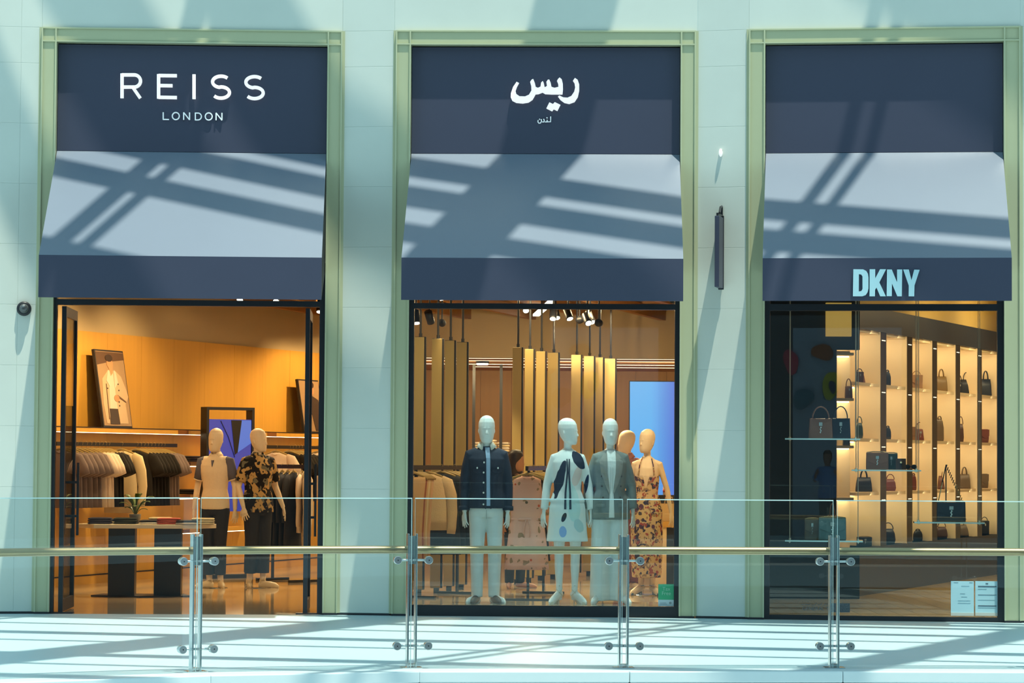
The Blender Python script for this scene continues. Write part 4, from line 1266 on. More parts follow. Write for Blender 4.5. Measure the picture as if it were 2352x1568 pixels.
# general shop lighting: wall washers along the panelled wall and rows of unseen lamps added for ambient light
for k, (px, e) in enumerate(((120, 300), (260, 150), (400, 165), (540, 230), (660, 270), (735, 230))):
    s = ws(px)
    lamp_light('SPOT', 'wall_washer', wpt(s, 1.5, 3.75), wpt(s + .1, 0, 1.6), e, .06, 95, .8, (1.0, .66, .28))
lamp_light('SPOT', 'table_fill', at(330, 690, 29.0) + Vector((0, 0, .3)), (at(330, 1055, 29.9).x, 29.9, .8), 170, .06, 60)  # unseen lamp added to brighten the table top
for x, y, e in ((-3.9, 29.6, 60), (-1.9, 33.5, 60), (.2, 29.5, 70), (.3, 33.5, 95), (1.5, 36.5, 80)):
    lamp_light('AREA', 'ambient_row', (x, y, 3.55), (x, y, 0), e, 1.6, sy=.2)
for x in (-.9, .8, 2.2):
    lamp_light('AREA', 'back_row', (x, 41.0, 2.95), (x, 45.4, 1.2), 45, 1.0, sy=.3)
for s, e in ((1.0, 24), (3.2, 24), (5.4, 24)):
    p = npt(s, 1.5, 3.75)
    lamp_light('AREA', 'boutique_row', p, p - Vector((0, 0, 1)), e, 1.0, sy=.3, color=(1, .78, .46))
lamp_light('SPOT', 'boutique_frieze_wash', npt(3.4, 1.3, 3.45), npt(3.6, 0, 3.62), 60, .05, 140, 1, (1, .74, .34))
lamp_light('SPOT', 'boutique_frieze_wash', npt(5.6, 1.1, 3.45), npt(5.8, 0, 3.62), 60, .05, 140, 1, (1, .74, .34))
lamp_light('SPOT', 'boutique_spot', at(2100, 690, 27.3), at(2180, 1170, 26.9), 40, .05, 60, .6, (1, .8, .5))
lamp_light('SPOT', 'boutique_spot', at(1900, 680, 27.3), at(1890, 1050, 26.9), 40, .05, 60, .6, (1, .8, .5))

# ------------------------------------------------------------------ garments on hangers
def hanger_mesh():
    mb = MB()
    pts = [(0.0, 0, .0)]
    hook = [(.018 * math.cos(a), 0, -.006 + .018 * math.sin(a)) for a in [math.radians(-10 + k * 30) for k in range(7)]]
    mb.tube([(-.018, 0, -.012)] + list(reversed(hook)) + [(.012, 0, -.03), (0, 0, -.05), (0, 0, -.085)], .0022, 6)
    mb.tube([(-.205, .01, -.152), (-.14, .002, -.118), (-.05, 0, -.088), (0, 0, -.078), (.05, 0, -.088), (.14, .002, -.118), (.205, .01, -.152)], [.012, .013, .014, .015, .014, .013, .012], 8, (1, .55))
    return mb.mesh('hanger', True)
HANGER = hanger_mesh()
def cloth_mesh(kind, seed):
    r = random.Random(seed)
    mb = MB()
    ph = r.random() * 6
    n = 20
    def ring(z, rx, ry, fold=0.0):
        return [Vector((rx * math.cos(2 * PI * k / n) , ry * math.sin(2 * PI * k / n) * (1 + fold * math.sin(5 * 2 * PI * k / n + ph)), z)) for k in range(n)]
    if kind in ('tee', 'shirt', 'cardigan'):
        hem = {'tee': -.76, 'shirt': -.84, 'cardigan': -.72}[kind]
        mb.rings([ring(-.100, .062, .030), ring(-.112, .09, .034), ring(-.150, .205, .036), ring(-.20, .222, .042), ring(-.40, .215, .040, .15), ring(-.6, .220, .042, .3), ring(hem, .228, .040, .4)])
        for sx in (-1, 1):
            if kind == 'tee':
                mb.tube([(sx * .15, 0, -.155), (sx * .215, 0, -.20), (sx * .275, 0, -.30), (sx * .305, 0, -.385)], [.05, .085, .088, .086], 12, (1, .42))
            else:
                mb.tube([(sx * .15, 0, -.155), (sx * .215, 0, -.20), (sx * .265, 0, -.34), (sx * .285, .01, -.52), (sx * .275, 0, -.70), (sx * .27, 0, -.76)], [.05, .080, .072, .062, .055, .048], 12, (1, .5))
    elif kind == 'trousers':
        mb.rings([ring(-.13, .17, .018), ring(-.17, .175, .024), ring(-.4, .15, .022, .2), ring(-.75, .13, .02, .2), ring(-1.05, .135, .022, .2)])
    elif kind == 'dress':
        mb.rings([ring(-.105, .070, .03), ring(-.118, .105, .034), ring(-.135, .138, .036), ring(-.17, .140, .04), ring(-.24, .146, .048), ring(-.30, .158, .052), ring(-.50, .165, .055, .15), ring(-.53, .155, .05, .1), ring(-.58, .172, .06, .3), ring(-.8, .20, .07, .35), ring(-1.03, .225, .075, .4)])
    elif kind == 'coat':
        mb.rings([ring(-.10, .062, .030), ring(-.112, .09, .034), ring(-.150, .205, .040), ring(-.22, .225, .05), ring(-.5, .215, .05, .15), ring(-.9, .235, .055, .3), ring(-1.05, .24, .055, .35)])
        for sx in (-1, 1):
            mb.tube([(sx * .15, 0, -.155), (sx * .215, 0, -.20), (sx * .262, 0, -.40), (sx * .27, 0, -.72)], [.05, .078, .066, .055], 12, (1, .5))
    return mb.mesh(kind, True)
CLOTH = {}
COUNT = {}
NUM = ['first', 'second', 'third', 'fourth', 'fifth', 'sixth', 'seventh', 'eighth']
CNAME = {'tee': 'tee', 'shirt': 'shirt', 'cardigan': 'cardigan', 'trousers': 'trousers', 'dress': 'dress', 'coat': 'long_garment'}
def garment(kind, p, rz, material, label, group, seed=None, scale=1.0):
    sd = (seed if seed is not None else random.randint(0, 3)) % 4
    if (kind, sd) not in CLOTH: CLOTH[(kind, sd)] = cloth_mesh(kind, sd)
    if label.startswith('#'):
        label = label[1:]
        COUNT[label] = COUNT.get(label, 0) + 1
        label = NUM[COUNT[label] - 1] + ' ' + label
    t = thing('hanging_' + CNAME[kind], label, 'garment', p, rz, group)
    t.scale = (scale, 1, scale)
    link('hanger', HANGER, HANG, t)
    c = link('cloth', CLOTH[(kind, sd)], material, t)
    if kind == 'tee':
        mb = MB(); mb.tube([(-.055, -.012, -.098), (-.03, -.034, -.120), (0, -.040, -.128), (.03, -.034, -.120), (.055, -.012, -.098)], .006, 6); mb.build('neckband', material, c, True)
    elif kind == 'dress':
        mb = MB(); mb.tube([(-.06, -.010, -.100), (-.03, -.036, -.122), (0, -.042, -.130), (.03, -.036, -.122), (.06, -.010, -.100)], .005, 6); mb.build('neckband', material, c, True)
        mb = MB(); mb.ell([(-.545, .163, .054), (-.515, .163, .054)], 20); mb.build('waist_seam', material, c, True)
        for sx in (-1, 1):
            mb = MB(); mb.tube([(sx * .012, -.056, -.53), (sx * .03, -.07, -.62), (sx * .028, -.078, -.70)], .005, 6); mb.build('waist_tie', material, c, True)
    elif kind == 'shirt':
        for sx in (-1, 1):
            mb = MB(); mb.prism([(0, -.135), (sx * .018, -.150), (sx * .075, -.128), (sx * .055, -.096)], -.050, -.040); mb.build('collar_leaf', material, c)
    return t
GREYM = mat('mauve_grey_jersey', (.19, .145, .135), .9, var=.08, scale=20)
WHITEJ = mat('white_jersey', (.70, .58, .46), .9, var=.05, scale=20)
BLACKJ = mat('black_jersey', (.007, .006, .006), .9, var=.1, scale=20)
CREAMJ = mat('cream_linen', (.62, .50, .30), .9, var=.06, scale=20)
TANJ = mat('tan_cloth', (.52, .34, .17), .9, var=.08, scale=20)
DBLUEJ = mat('dark_blue_cloth', (.018, .022, .034), .9, var=.1, scale=20)
WRZ = math.atan2(WD.y, WD.x) - PI / 2
BARZ = 1.70
def wall_rail(pxa, pxb, label):
    s0, s1 = ws(pxa, .45), ws(pxb, .45)
    t = thing('clothes_rail', label, 'clothes rail', wpt(s0, .45, BARZ), math.atan2(WD.y, WD.x), 'wall clothes rails')
    MB().span(0, s1 - s0, -.012, .012, -.045, 0).build('bar', BLACK, t)
    for x in (.15, s1 - s0 - .15):
        MB().span(x - .012, x + .012, 0, .45, -.04, -.015).build('wall_bracket', BLACK, t)
wall_rail(128, 405, 'black wall rail of tees and shirts behind the display table')
wall_rail(608, 760, 'black wall rail behind the patterned-shirt mannequin')
g1 = [('tee', GREYM, "#mauve grey tee counted from the open door leaf on the wall rail")] * 6 + [('tee', WHITEJ, "#white tee counted from the grey ones on the long wall rail")] * 3 + [('tee', BLACKJ, "#black tee counted from the white tees towards the cream shirt")] * 3
xs1 = [140, 152, 164, 176, 187, 198, 208, 217, 226, 234, 242, 249]
for (kd, mt, lb), px in zip(g1, xs1):
    garment(kd, wpt(ws(px, .45), .45, BARZ), WRZ + random.uniform(-.06, .06), mt, lb, 'tops on the long wall rail')
garment('shirt', wpt(ws(279, .45), .45, BARZ), WRZ, CREAMJ, 'cream open-collar shirt hanging alone in the middle of the wall rail', 'tops on the long wall rail')
for k, px in enumerate([314, 322, 330, 338, 346, 354, 362, 369, 376]):
    garment('tee', wpt(ws(px, .45), .45, BARZ), WRZ + random.uniform(-.05, .05), BLACKJ if k < 6 else GREYM,
            "#black tee counted from the cream shirt in the row behind the plant" if k < 6 else "#pale grey tee counted from the black row at the rail's free end", 'tops on the long wall rail')
for k, px in enumerate([634, 664, 671, 678, 685, 692, 730]):
    garment('tee', wpt(ws(px, .45), .45, BARZ), WRZ, WHITEJ if k in (0, 6) else BLACKJ,
            ['white tee alone beside the patterned-shirt mannequin', "#black tee counted from the white one on the rail under the far poster", 'white tee by the window jamb under the far poster'][0 if k == 0 else 2 if k == 6 else 1], 'tops on the far wall rail')
def rack(name, label, A, B, z, foot=True):
    A, B = Vector(A), Vector(B); A.z = B.z = 0
    d = (B - A); Ln = d.length
    t = thing(name, label, 'clothes rack', A, math.atan2(d.y, d.x), 'floor clothes racks')
    MB().span(0, Ln, -.015, .015, z - .05, z).build('bar', BLACK, t)
    for x in (.2, Ln - .12):
        MB().span(x - .014, x + .014, -.014, .014, .03, z - .05).build('post', BLACK, t)
        MB().span(x - .02, x + .02, -.24, .24, 0, .03).build('foot', BLACK, t)
    return lambda u: A + d * u + Vector((0, 0, z)), math.atan2(d.y, d.x) - PI / 2
rk, rr = rack('clothes_rack', 'black floor rack of dark garments and a beige shirt behind the door leaf', at(608, 1067, 34.3), at(716, 1067, 33.5), 1.45)
for k, u in enumerate((.10, .24, .38, .50, .62)):
    garment('coat', rk(u), rr + .55, DBLUEJ, "#long dark garment on the floor rack counted towards the beige shirt", 'garments on the floor rack', k)
garment('shirt', rk(.80), rr + .8, WHITEJ, 'white shirt tucked behind the beige shirt on the floor rack', 'garments on the floor rack', 1)
garment('shirt', rk(.92), rr + .85, mat('beige_shirt', (.55, .46, .33), .9, var=.05), 'beige long-sleeved shirt at the front of the floor rack', 'garments on the floor rack', 2, 1.05)
garment('trousers', rk(.86), rr + .8, mat('stone_trouser', (.48, .40, .30), .9, var=.05), 'stone trousers hanging under the beige shirt', 'garments on the floor rack', 1, 1.0)
rk, rr = rack('clothes_rack', 'black floor rack of tan trousers behind the window jamb', at(938, 1068, 29.7), at(1062, 1068, 31.0), 1.46)
for k, u in enumerate((.07, .10, .13, .16, .19, .22)):
    garment('trousers', rk(u), rr + 1.0, [TANJ, mat('rust_cloth', (.30, .10, .05), .9, var=.05), TANJ, CREAMJ, TANJ, mat('blush_cloth', (.58, .36, .22), .9, var=.05)][k],
            ['tan trousers nearest the window jamb', 'rust trousers among the tan ones', 'tan trousers between rust and cream pairs', 'cream trousers in the row of tan ones', 'tan trousers beside the cream pair', 'blush trousers beside the cream cardigan'][k], 'garments on the first window rack', k, 1.0)
garment('cardigan', rk(.36), rr + .75, mat('cream_rib', (.66, .50, .30), .9, var=.06, scale=60, bump=.4), 'cream ribbed cardigan on the rack by the window jamb', 'garments on the first window rack', 2)
for k, u in enumerate((.60, .70, .78, .86)):
    garment('coat', rk(u), rr + .40, DBLUEJ, "#dark garment counted from the cream cardigan behind the denim jacket", 'garments on the first window rack', k, .95)
rk, rr = rack('clothes_rack', 'black floor rack of floral dresses between the window mannequins', at(1210, 1068, 29.2), at(1252, 1066, 31.2), 1.46)
PINKF = printmat('pink_floral', (.66, .40, .33), [('voro', (.13, .10, .06), 8, .10, .13), ('voro', (.55, .10, .04), 7, .08, .10, 5.0), ('noise', (.30, .20, .12), 14, .66, .67, 2.5)])
garment('dress', rk(.03), rr + .12, PINKF, 'pink sleeveless floral dress at the front of the middle rack', 'dresses on the middle rack', 1, 1.08)
for k, u in enumerate((.2, .32, .44)):
    garment('dress', rk(u), rr + .25, PINKF if k else BLACKJ, "#further pink floral dress behind the black one on the middle rack" if k else 'black dress right behind the front pink dress', 'dresses on the middle rack', k + 2)
MAROON = mat('maroon_cloth', (.20, .035, .035), .85, var=.08)
for k, u in enumerate((.58, .7, .82)):
    garment('coat', rk(u), rr + .2, MAROON if k == 1 else TANJ, 'maroon long garment between tan ones on the middle rack' if k == 1 else "#tan long garment at the back of the middle rack", 'dresses on the middle rack', k)

# ------------------------------------------------------------------ hanging bronze pivot panels
PV = [(950, 976, 773), (990, 1017, 777), (1020, 1045, 781), (1047, 1074, 785), (1176, 1200, 797), (1204, 1227, 801), (1230, 1254, 806), (1257, 1284, 809), (1311, 1336, 814), (1340, 1366, 817), (1366, 1387, 820), (1388, 1415, 823)]
ORD = ['first', 'second', 'third', 'fourth']
GRP = ['in the group beside the window jamb', 'in the group behind the pink floral dress', 'in the group beside the blue screen']
for i, (x0, x1, yt) in enumerate(PV):
    yh = 1055 + .0065 * ((x0 + x1) / 2 - 1176)
    Y = F_PX * 1.38 / (yh - yt)
    Pm = at((x0 + x1) / 2, 1055, Y); Pm.z = 0
    w = (x1 - x0) / F_PX * Y
    t = thing('pivot_panel', '%s tall bronze hanging panel %s' % (ORD[i % 4], GRP[i // 4]), 'panel', Pm, math.radians(-6), 'hanging bronze panels')
    MB().span(-w / 2, w / 2, 0, .06, .06, 2.91).build('core', BLACKM, t, bevel=.004)
    MB().span(-w / 2 - .001, w / 2 - .018, -.008, .0, .064, 2.906).build('bronze_face', BRONZE, t, bevel=.003)
    mb = MB(); mb.tube([(0, .03, 2.91), (0, .03, SHZ)], .013, 8); mb.build('rod', BLACK, t)
    mb = MB(); mb.tube([(0, .03, 2.90), (0, .03, 2.95)], .02, 8); mb.build('rod_collar', BLACK, t)
    MB().span(-.03, .03, .01, .05, .0, .06).build('pivot_foot', BLACK, t)

# ------------------------------------------------------------------ fixtures on the panelled wall
s0, s1 = ws(100, .35), ws(755, .35)
t = thing('wall_ledge', 'long wooden ledge with a glowing underside along the panelled wall', 'shelf', wpt(s0, 0, 1.82), math.atan2(WD.y, WD.x))
LG = s1 - s0
MB().span(0, LG, -.34, 0, .0, .055).build('board', WOOD, t)
MB().span(0, LG, -.345, 0, .055, .064).build('top_edge', BLACK, t)
MB().span(0, LG, -.31, -.27, -.005, 0).build('led_strip', LED, t)
for px in (140, 410, 560, 615):
    x = ws(px, .35) - s0
    MB().span(x, x + .28, -.345, -.33, .002, .053).build('inlay_block', WOOD_E, t)
def wall_shelf(pxa, pxb, z, label):
    a, c = ws(pxa, .3), ws(pxb, .3)
    t = thing('wall_shelf', label, 'shelf', wpt(a, 0, z), math.atan2(WD.y, WD.x), 'short shelves on the panelled wall')
    MB().span(0, c - a, -.30, 0, -.05, 0).build('board', WOOD, t)
    MB().span(0, .35, -.304, -.29, -.048, -.002).build('inlay_block', WOOD_E, t)
    MB().span(0, c - a, -.27, -.25, -.060, -.05).build('led_strip', LED, t)
    return a, c
SHZS = [1.47, 1.06, .62]
for k, z in enumerate(SHZS):
    wall_shelf(408, 600, z, ['upper short wall shelf with dark folded clothes beside the polo mannequin', 'middle short wall shelf beside the polo mannequin', 'lowest short wall shelf behind the display table'][k])
FOLD = {}
def folded(p, rz, material, label, group, w=.26, d=.30, h=.022):
    key = (w, d, h)
    if key not in FOLD:
        mb = MB()
        rs = []
        for y, k in ((-d / 2, .8), (-d / 2 + .012, 1), (0, 1.02), (d / 2 - .012, 1), (d / 2, .8)):
            rs.append([Vector((w / 2 * math.copysign(abs(math.cos(a)) ** .35, math.cos(a)), y, h / 2 + h / 2 * k * math.copysign(abs(math.sin(a)) ** .6, math.sin(a)))) for a in [2 * PI * i / 16 for i in range(16)]])
        FOLD[key] = mb.rings(rs).mesh('folded_cloth', True)
    o = link('folded_garment', FOLD[key], material)
    o.location = p; o.rotation_euler = (0, 0, rz)
    return tag(o, label, 'folded garment', group)
DGREY = mat('charcoal_knit', (.035, .03, .03), .9, var=.1)
NAVK = mat('navy_knit', (.022, .022, .045), .9, var=.1)
GRNK = mat('dark_green_knit', (.022, .028, .020), .9, var=.1)
REDK = mat('red_knit', (.42, .07, .04), .9, var=.08)
for k in range(3):
    folded(wpt(ws(425, .16), .16, 1.472 + .026 * k), WRZ, DGREY, ['lowest', 'middle', 'topmost'][k] + ' charcoal folded jumper on the upper wall shelf', 'folded clothes on the wall shelves', .34, .34, .026)
for k in range(2):
    folded(wpt(ws(432, .16), .16, 1.062 + .03 * k), WRZ, BLACKJ, ['lower', 'upper'][k] + ' black folded jumper on the middle wall shelf', 'folded clothes on the wall shelves', .36, .34, .03)
# leaning posters
def poster(pxm, off, w, h, label, build):
    s = ws(pxm, off)
    t = thing('leaning_poster', label, 'poster', wpt(s - w / 2, off + .10, 1.886), math.atan2(WD.y, WD.x), 'posters on the wall ledge')
    t.rotation_euler = (math.radians(-9), 0, math.atan2(WD.y, WD.x))
    MB().span(0, w, 0, .035, 0, h).build('frame', BLACK, t)
    MB().span(.02, w - .02, -.004, 0, .02, h - .02).build('print', mat('print_tan', (.34, .22, .12), .4, var=.08), t)
    build(t, w, h)
    return t
def ppoly(t, name, w, h, pts, material, y):
    MB().prism([(u * w, v * h) for u, v in pts], -y, -.003).build(name, material, t)
def pell(u, v, ru, rv, n=18, a0=0, a1=360):
    return [(u + ru * math.cos(math.radians(a0 + (a1 - a0) * k / n)), v + rv * math.sin(math.radians(a0 + (a1 - a0) * k / n))) for k in range(n)]
PSK = mat('print_skin', (.50, .25, .12), .4, var=.05); PHA = mat('print_hair', (.035, .018, .01), .4, var=.1)
PCO = mat('print_coat', (.52, .38, .24), .4, var=.04); PSH = mat('print_shirt', (.62, .54, .44), .4, var=.03); PTR = mat('print_trouser', (.045, .03, .025), .4, var=.1)
PBR = mat('print_brown', (.10, .05, .025), .4, var=.1); PGL = mat('print_glint', (.8, .78, .7), .2, var=.02)
def poster1(t, w, h):
    ppoly(t, 'backdrop', w, h, [(.03, .80), (.5, .85), (.97, .88), (.97, .97), (.03, .97)], PBR, .006)
    ppoly(t, 'coat', w, h, [(.36, .73), (.62, .73), (.80, .66), (.92, .50), (.97, .40), (.84, .30), (.86, .05), (.58, .05), (.56, .24), (.28, .24), (.22, .05), (.12, .05), (.08, .30), (.14, .62)], PCO, .008)
    ppoly(t, 'shirt', w, h, [(.40, .73), (.52, .73), (.54, .24), (.28, .24), (.34, .5)], PSH, .010)
    ppoly(t, 'trousers', w, h, [(.26, .24), (.54, .24), (.56, .04), (.24, .04)], PTR, .010)
    ppoly(t, 'face', w, h, pell(.46, .825, .105, .072), PSK, .010)
    ppoly(t, 'hair', w, h, pell(.445, .893, .125, .048), PHA, .012)
    ppoly(t, 'hand', w, h, pell(.55, .375, .09, .045), PSK, .014)
    ppoly(t, 'neck', w, h, [(.40, .78), (.54, .78), (.52, .70), (.44, .66)], PSK, .0105)
    ppoly(t, 'lapel', w, h, [(.36, .73), (.40, .74), (.36, .52), (.27, .60)], PSH, .0125)
    ppoly(t, 'lapel', w, h, [(.56, .74), (.62, .72), (.66, .58), (.53, .50)], PSH, .0125)
    ppoly(t, 'sleeve_fold', w, h, [(.24, .56), (.26, .56), (.22, .10), (.20, .10)], PBR, .0125)
    ppoly(t, 'sleeve_fold', w, h, [(.60, .42), (.86, .34), (.86, .32), (.60, .39)], PBR, .0125)
    for u, v in ((.66, .56), (.66, .48), (.62, .33), (.62, .28), (.28, .50)):
        ppoly(t, 'coat_button', w, h, pell(u, v, .018, .010, 8), PTR, .013)
def poster2(t, w, h):
    ppoly(t, 'top', w, h, [(.30, .62), (.55, .70), (.85, .62), (.92, .40), (.70, .38), (.35, .40)], PTR, .008)
    ppoly(t, 'face', w, h, pell(.58, .80, .12, .085), PSK, .010)
    ppoly(t, 'hair', w, h, pell(.57, .90, .14, .07), PHA, .012)
    ppoly(t, 'arms', w, h, [(.30, .62), (.45, .72), (.55, .66), (.40, .52)], PSK, .011)
    ppoly(t, 'trousers', w, h, [(.45, .40), (.80, .40), (.82, .04), (.55, .04)], PTR, .009)
poster(254, .18, .72, .95, 'framed fashion poster of a pale coat leaning on the ledge', poster1)
poster(708, .18, .70, .76, 'framed fashion poster of a dark top leaning on the ledge by the far jamb', poster2)
# screen stand
A = at(474, 1055, 34.3); B = at(584, 1055, 34.7)
t = thing('screen_stand', 'black standing frame with a screen showing a blue blazer', 'screen', (A.x, A.y, 0), math.atan2(B.y - A.y, B.x - A.x))
wd = (Vector((B.x, B.y)) - Vector((A.x, A.y))).length
zt = at(474, 934, 34.3).z
for x in (0, wd - .035):
    MB().span(x, x + .035, 0, .16, 0, zt).build('upright', BLACK, t)
MB().span(.035, wd - .035, 0, .16, zt - .035, zt).build('top_bar', BLACK, t)
MB().span(.035, wd - .035, 0, .16, 0, .05).build('bottom_bar', BLACK, t)
zs = at(474, 962, 34.3).z
sc_ = MB().span(.04, wd - .04, .02, .07, .85, zs).build('screen', emis('screen_blue', (.045, .06, .42), .75), t)
DKS = mat('screen_dark', (.01, .01, .012), .4, var=.1)
MB().prism([(wd * .52, zs - .01), (wd * .74, zs - .01), (wd * .66, zs - .42), (wd * .60, zs - .45)], .012, .018).build('blazer_opening', DKS, sc_)
MB().prism([(wd * .74, zs - .01), (wd * .94, zs - .01), (wd * .94, zs - .30), (wd * .66, zs - .42)], .013, .018).build('bright_backdrop', emis('screen_lightblue', (.10, .22, .75), .75), sc_)
mb = MB(); mb.tube([(wd * .30, .014, zs - .02), (wd * .46, .014, zs - .22), (wd * .60, .014, zs - .48)], .006, 6); mb.build('lapel_line', DKS, sc_)
# display table
g = floor_at(335, 1370)
t = thing('display_table', 'pale topped display table on two dark slab legs inside the entrance', 'table', g, math.radians(4))
xw0, xw1 = at(182, 1055, g.y).x - g.x, at(498, 1055, g.y).x - g.x
MB().hprism([(xw0, -.06), (xw0 + .20, -.34), (xw1 - .22, -.34), (xw1, -.02), (xw1 - .20, .42), (xw0 + .2, .42)], .755, .80).build('top', mat('pale_table_top', (.80, .66, .46), .35, var=.05), t, bevel=.006)
SLAB = mat('dark_slab', (.022, .022, .022), .35, var=.2)
for pa, pc, y in ((253, 313, .0), (359, 420, .12)):
    x0, x1 = at(pa, 1055, g.y + y).x - g.x, at(pc, 1055, g.y + y).x - g.x
    MB().span(x0, x1, y - .06, y + .28, .012, .755).build('slab_leg', SLAB, t)
xa, xb = at(212, 1055, g.y).x - g.x, at(440, 1055, g.y).x - g.x
MB().hprism([(xa, .10), ((xa + xb) / 2, -.12), (xb, .06), (xb - .1, .46), (xa + .1, .46)], 0, .012).build('base_plate', BLACK, t)
TZ = .80
def on_table(px, dy=0.0):
    p = at(px, 1055, g.y + dy); p.z = TZ; return p
piles = [(232, -.16, [NAVK, NAVK, NAVK], 'navy folded top in the pile nearest the door leaf'), (290, -.16, [GRNK, GRNK, GRNK], 'dark green folded top in the pile before the plant'), (348, -.16, [PSH, DGREY], 'folded item beside the red tops'),
         (390, -.16, [REDK, REDK, REDK], 'red folded top on the display table'), (432, -.16, [PSH, DGREY], 'folded item between the red and the cream tops'), (468, -.10, [CREAMJ, CREAMJ, CREAMJ], 'cream folded top at the corner of the display table'),
         (262, .16, [CREAMJ, NAVK], 'folded top in the rear row of the table'), (370, .18, [CREAMJ, TANJ, CREAMJ], 'pale folded top in the rear row of the table')]
NTH = ['lowest', 'middle', 'topmost']
for px, dy, cols, lb in piles:
    for k, mt in enumerate(cols):
        nm = NTH[k] if len(cols) == 3 else ('lower', 'upper')[k]
        folded(on_table(px, dy) + Vector((0, 0, .001 + .0225 * k)), math.radians(4 + random.uniform(-2, 2)), mt, nm + ' ' + lb, 'folded clothes on the display table', .235 if px in (348, 432) else .25)
p = on_table(312, .02)
t = thing('potted_plant', 'small broad-leaved plant in a pale pot on the display table', 'plant', p)
mb = MB(); mb.rings([[Vector((r * math.cos(2 * PI * i / 20), r * math.sin(2 * PI * i / 20), z)) for i in range(20)] for r, z in ((.052, 0), (.066, .10), (.066, .105), (.058, .105), (.056, .09))]); mb.build('pot', mat('pale_pot', (.45, .40, .32), .6, var=.05), t, True)
LEAF = mat('plant_leaf', (.10, .16, .03), .45, var=.3, scale=12)
for k in range(11):
    a = k * 2.4; up = .10 + .018 * k; rd = .11 + .03 * ((k * 7) % 3)
    dx, dy = math.cos(a), math.sin(a)
    mb = MB(); pts = []
    base = Vector((0, 0, .09)); mid = Vector((dx * rd * .55, dy * rd * .55, .10 + up)); tip = Vector((dx * rd * 1.25, dy * rd * 1.25, .06 + up * .95))
    side = Vector((-dy, dx, 0))
    rs = []
    for u, wv in ((0, .004), (.35, .012), (.55, .034), (.75, .042), (.9, .025), (1, .003)):
        c = base * (1 - u) ** 2 + mid * 2 * u * (1 - u) + tip * u * u
        rs.append([c - side * wv, c + Vector((0, 0, -.006)), c + side * wv, c + Vector((0, 0, .003))])
    mb.rings(rs); mb.build('leaf', LEAF, t, True)

# ------------------------------------------------------------------ things deeper in the clothes shop
A = at(1445, 874, 36.8)
t = thing('video_screen', 'tall glowing pale blue video screen behind the floral dress', 'screen', (A.x, A.y, 0))
SW = .95
SCR, N_nodes, K_, B_ = newmat('screen_paleblue')
gr = N_nodes.new('ShaderNodeTexCoord'); sp_ = N_nodes.new('ShaderNodeSeparateXYZ'); K_.new(gr.outputs['Object'], sp_.inputs[0])
rp = N_nodes.new('ShaderNodeValToRGB'); rp.color_ramp.elements[0].color = (.13, .50, 1, 1); rp.color_ramp.elements[1].color = (.10, .22, .80, 1)
rp.color_ramp.elements[0].position = .30; rp.color_ramp.elements[1].position = .62
K_.new(sp_.outputs['X'], rp.inputs[0]); K_.new(rp.outputs[0], B_.inputs['Emission Color']); B_.inputs['Emission Strength'].default_value = .95
B_.inputs['Base Color'].default_value = (.02, .02, .03, 1)
MB().span(.012, SW - .012, 0, .03, .6, A.z - .012).build('display', SCR, t)
MB().span(0, SW, .005, .06, .58, A.z).build('bezel', BLACK, t)
MB().span(.35, .6, .01, .05, 0, .58).build('stand', BLACK, t)
# cash desk
A = at(1508, 1197, 32.0)
t = thing('cash_desk', 'light wood cash desk beside the window jamb', 'counter', (A.x, A.y, 0))
MB().span(0, .52, 0, .6, A.z - .07, A.z).build('top', WOOD, t)
MB().span(.12, .52, .05, .55, .03, A.z - .07).build('front', SLAB, t)
MB().span(.0, .12, .02, .58, 0, A.z - .07).build('end_panel', CREAM, t)
DZ = A.z
q = at(1536, 1055, 32.2)
t = thing('paper_bag', 'tan carrier bag standing on the cash desk', 'bag', (q.x, q.y, DZ + .001))
MB().hprism([(-.11, -.06), (.11, -.06), (.11, .06), (-.11, .06)], 0, .22).build('body', mat('tan_paper', (.60, .42, .20), .7, var=.05), t)
mb = MB(); mb.tube([(-.05, -.062, .20), (-.04, -.062, .28), (.04, -.062, .28), (.05, -.062, .20)], .006, 6); mb.build('handle', TANJ, t)
MB().span(-.115, .115, -.065, .065, .21, .222).build('rim', SLAB, t)
q = at(1530, 1055, 31.98)
DB = thing('riser_block', 'small dark riser under the pump bottle on the cash desk', 'block', (q.x + .06, q.y + .45, DZ + .001))
MB().span(-.12, .12, -.05, .05, 0, .30).build('block_body', SLAB, DB)
MB().span(-.122, .122, -.052, .052, .30, .305).build('cap_plate', BLACK, DB)
t = thing('pump_bottle', 'clear pump bottle standing above the tan carrier bag', 'bottle', (q.x + .02, q.y + .45, DZ + .307))
mb = MB(); mb.ell([(0, .03, .03), (.09, .032, .032), (.11, .018, .018), (.125, .012, .012)], 14); mb.build('flask', mat('pale_flask', (.62, .50, .40), .2, var=.05), t, True)
mb = MB(); mb.tube([(0, 0, .12), (0, 0, .16), (-.03, -.005, .158)], .006, 6); mb.build('pump', WHITE, t)
mb = MB(); mb.ell([(.03, .0312, .0312), (.07, .0325, .0325)], 14); mb.build('sticker', REDK, t, True)
# maroon pouf
g2 = floor_at(1456, 1346)
t = thing('ottoman', 'maroon upholstered ottoman beside the floral dress hem', 'ottoman', (g2.x, g2.y + .1, 0))
MB().span(-.09, .12, -.2, .2, .04, .20).build('cushion', MAROON, t, bevel=.02)
for x in (-.07, .1):
    for y in (-.17, .17):
        MB().span(x - .012, x + .012, y - .012, y + .012, 0, .04).build('leg', BLACK, t)
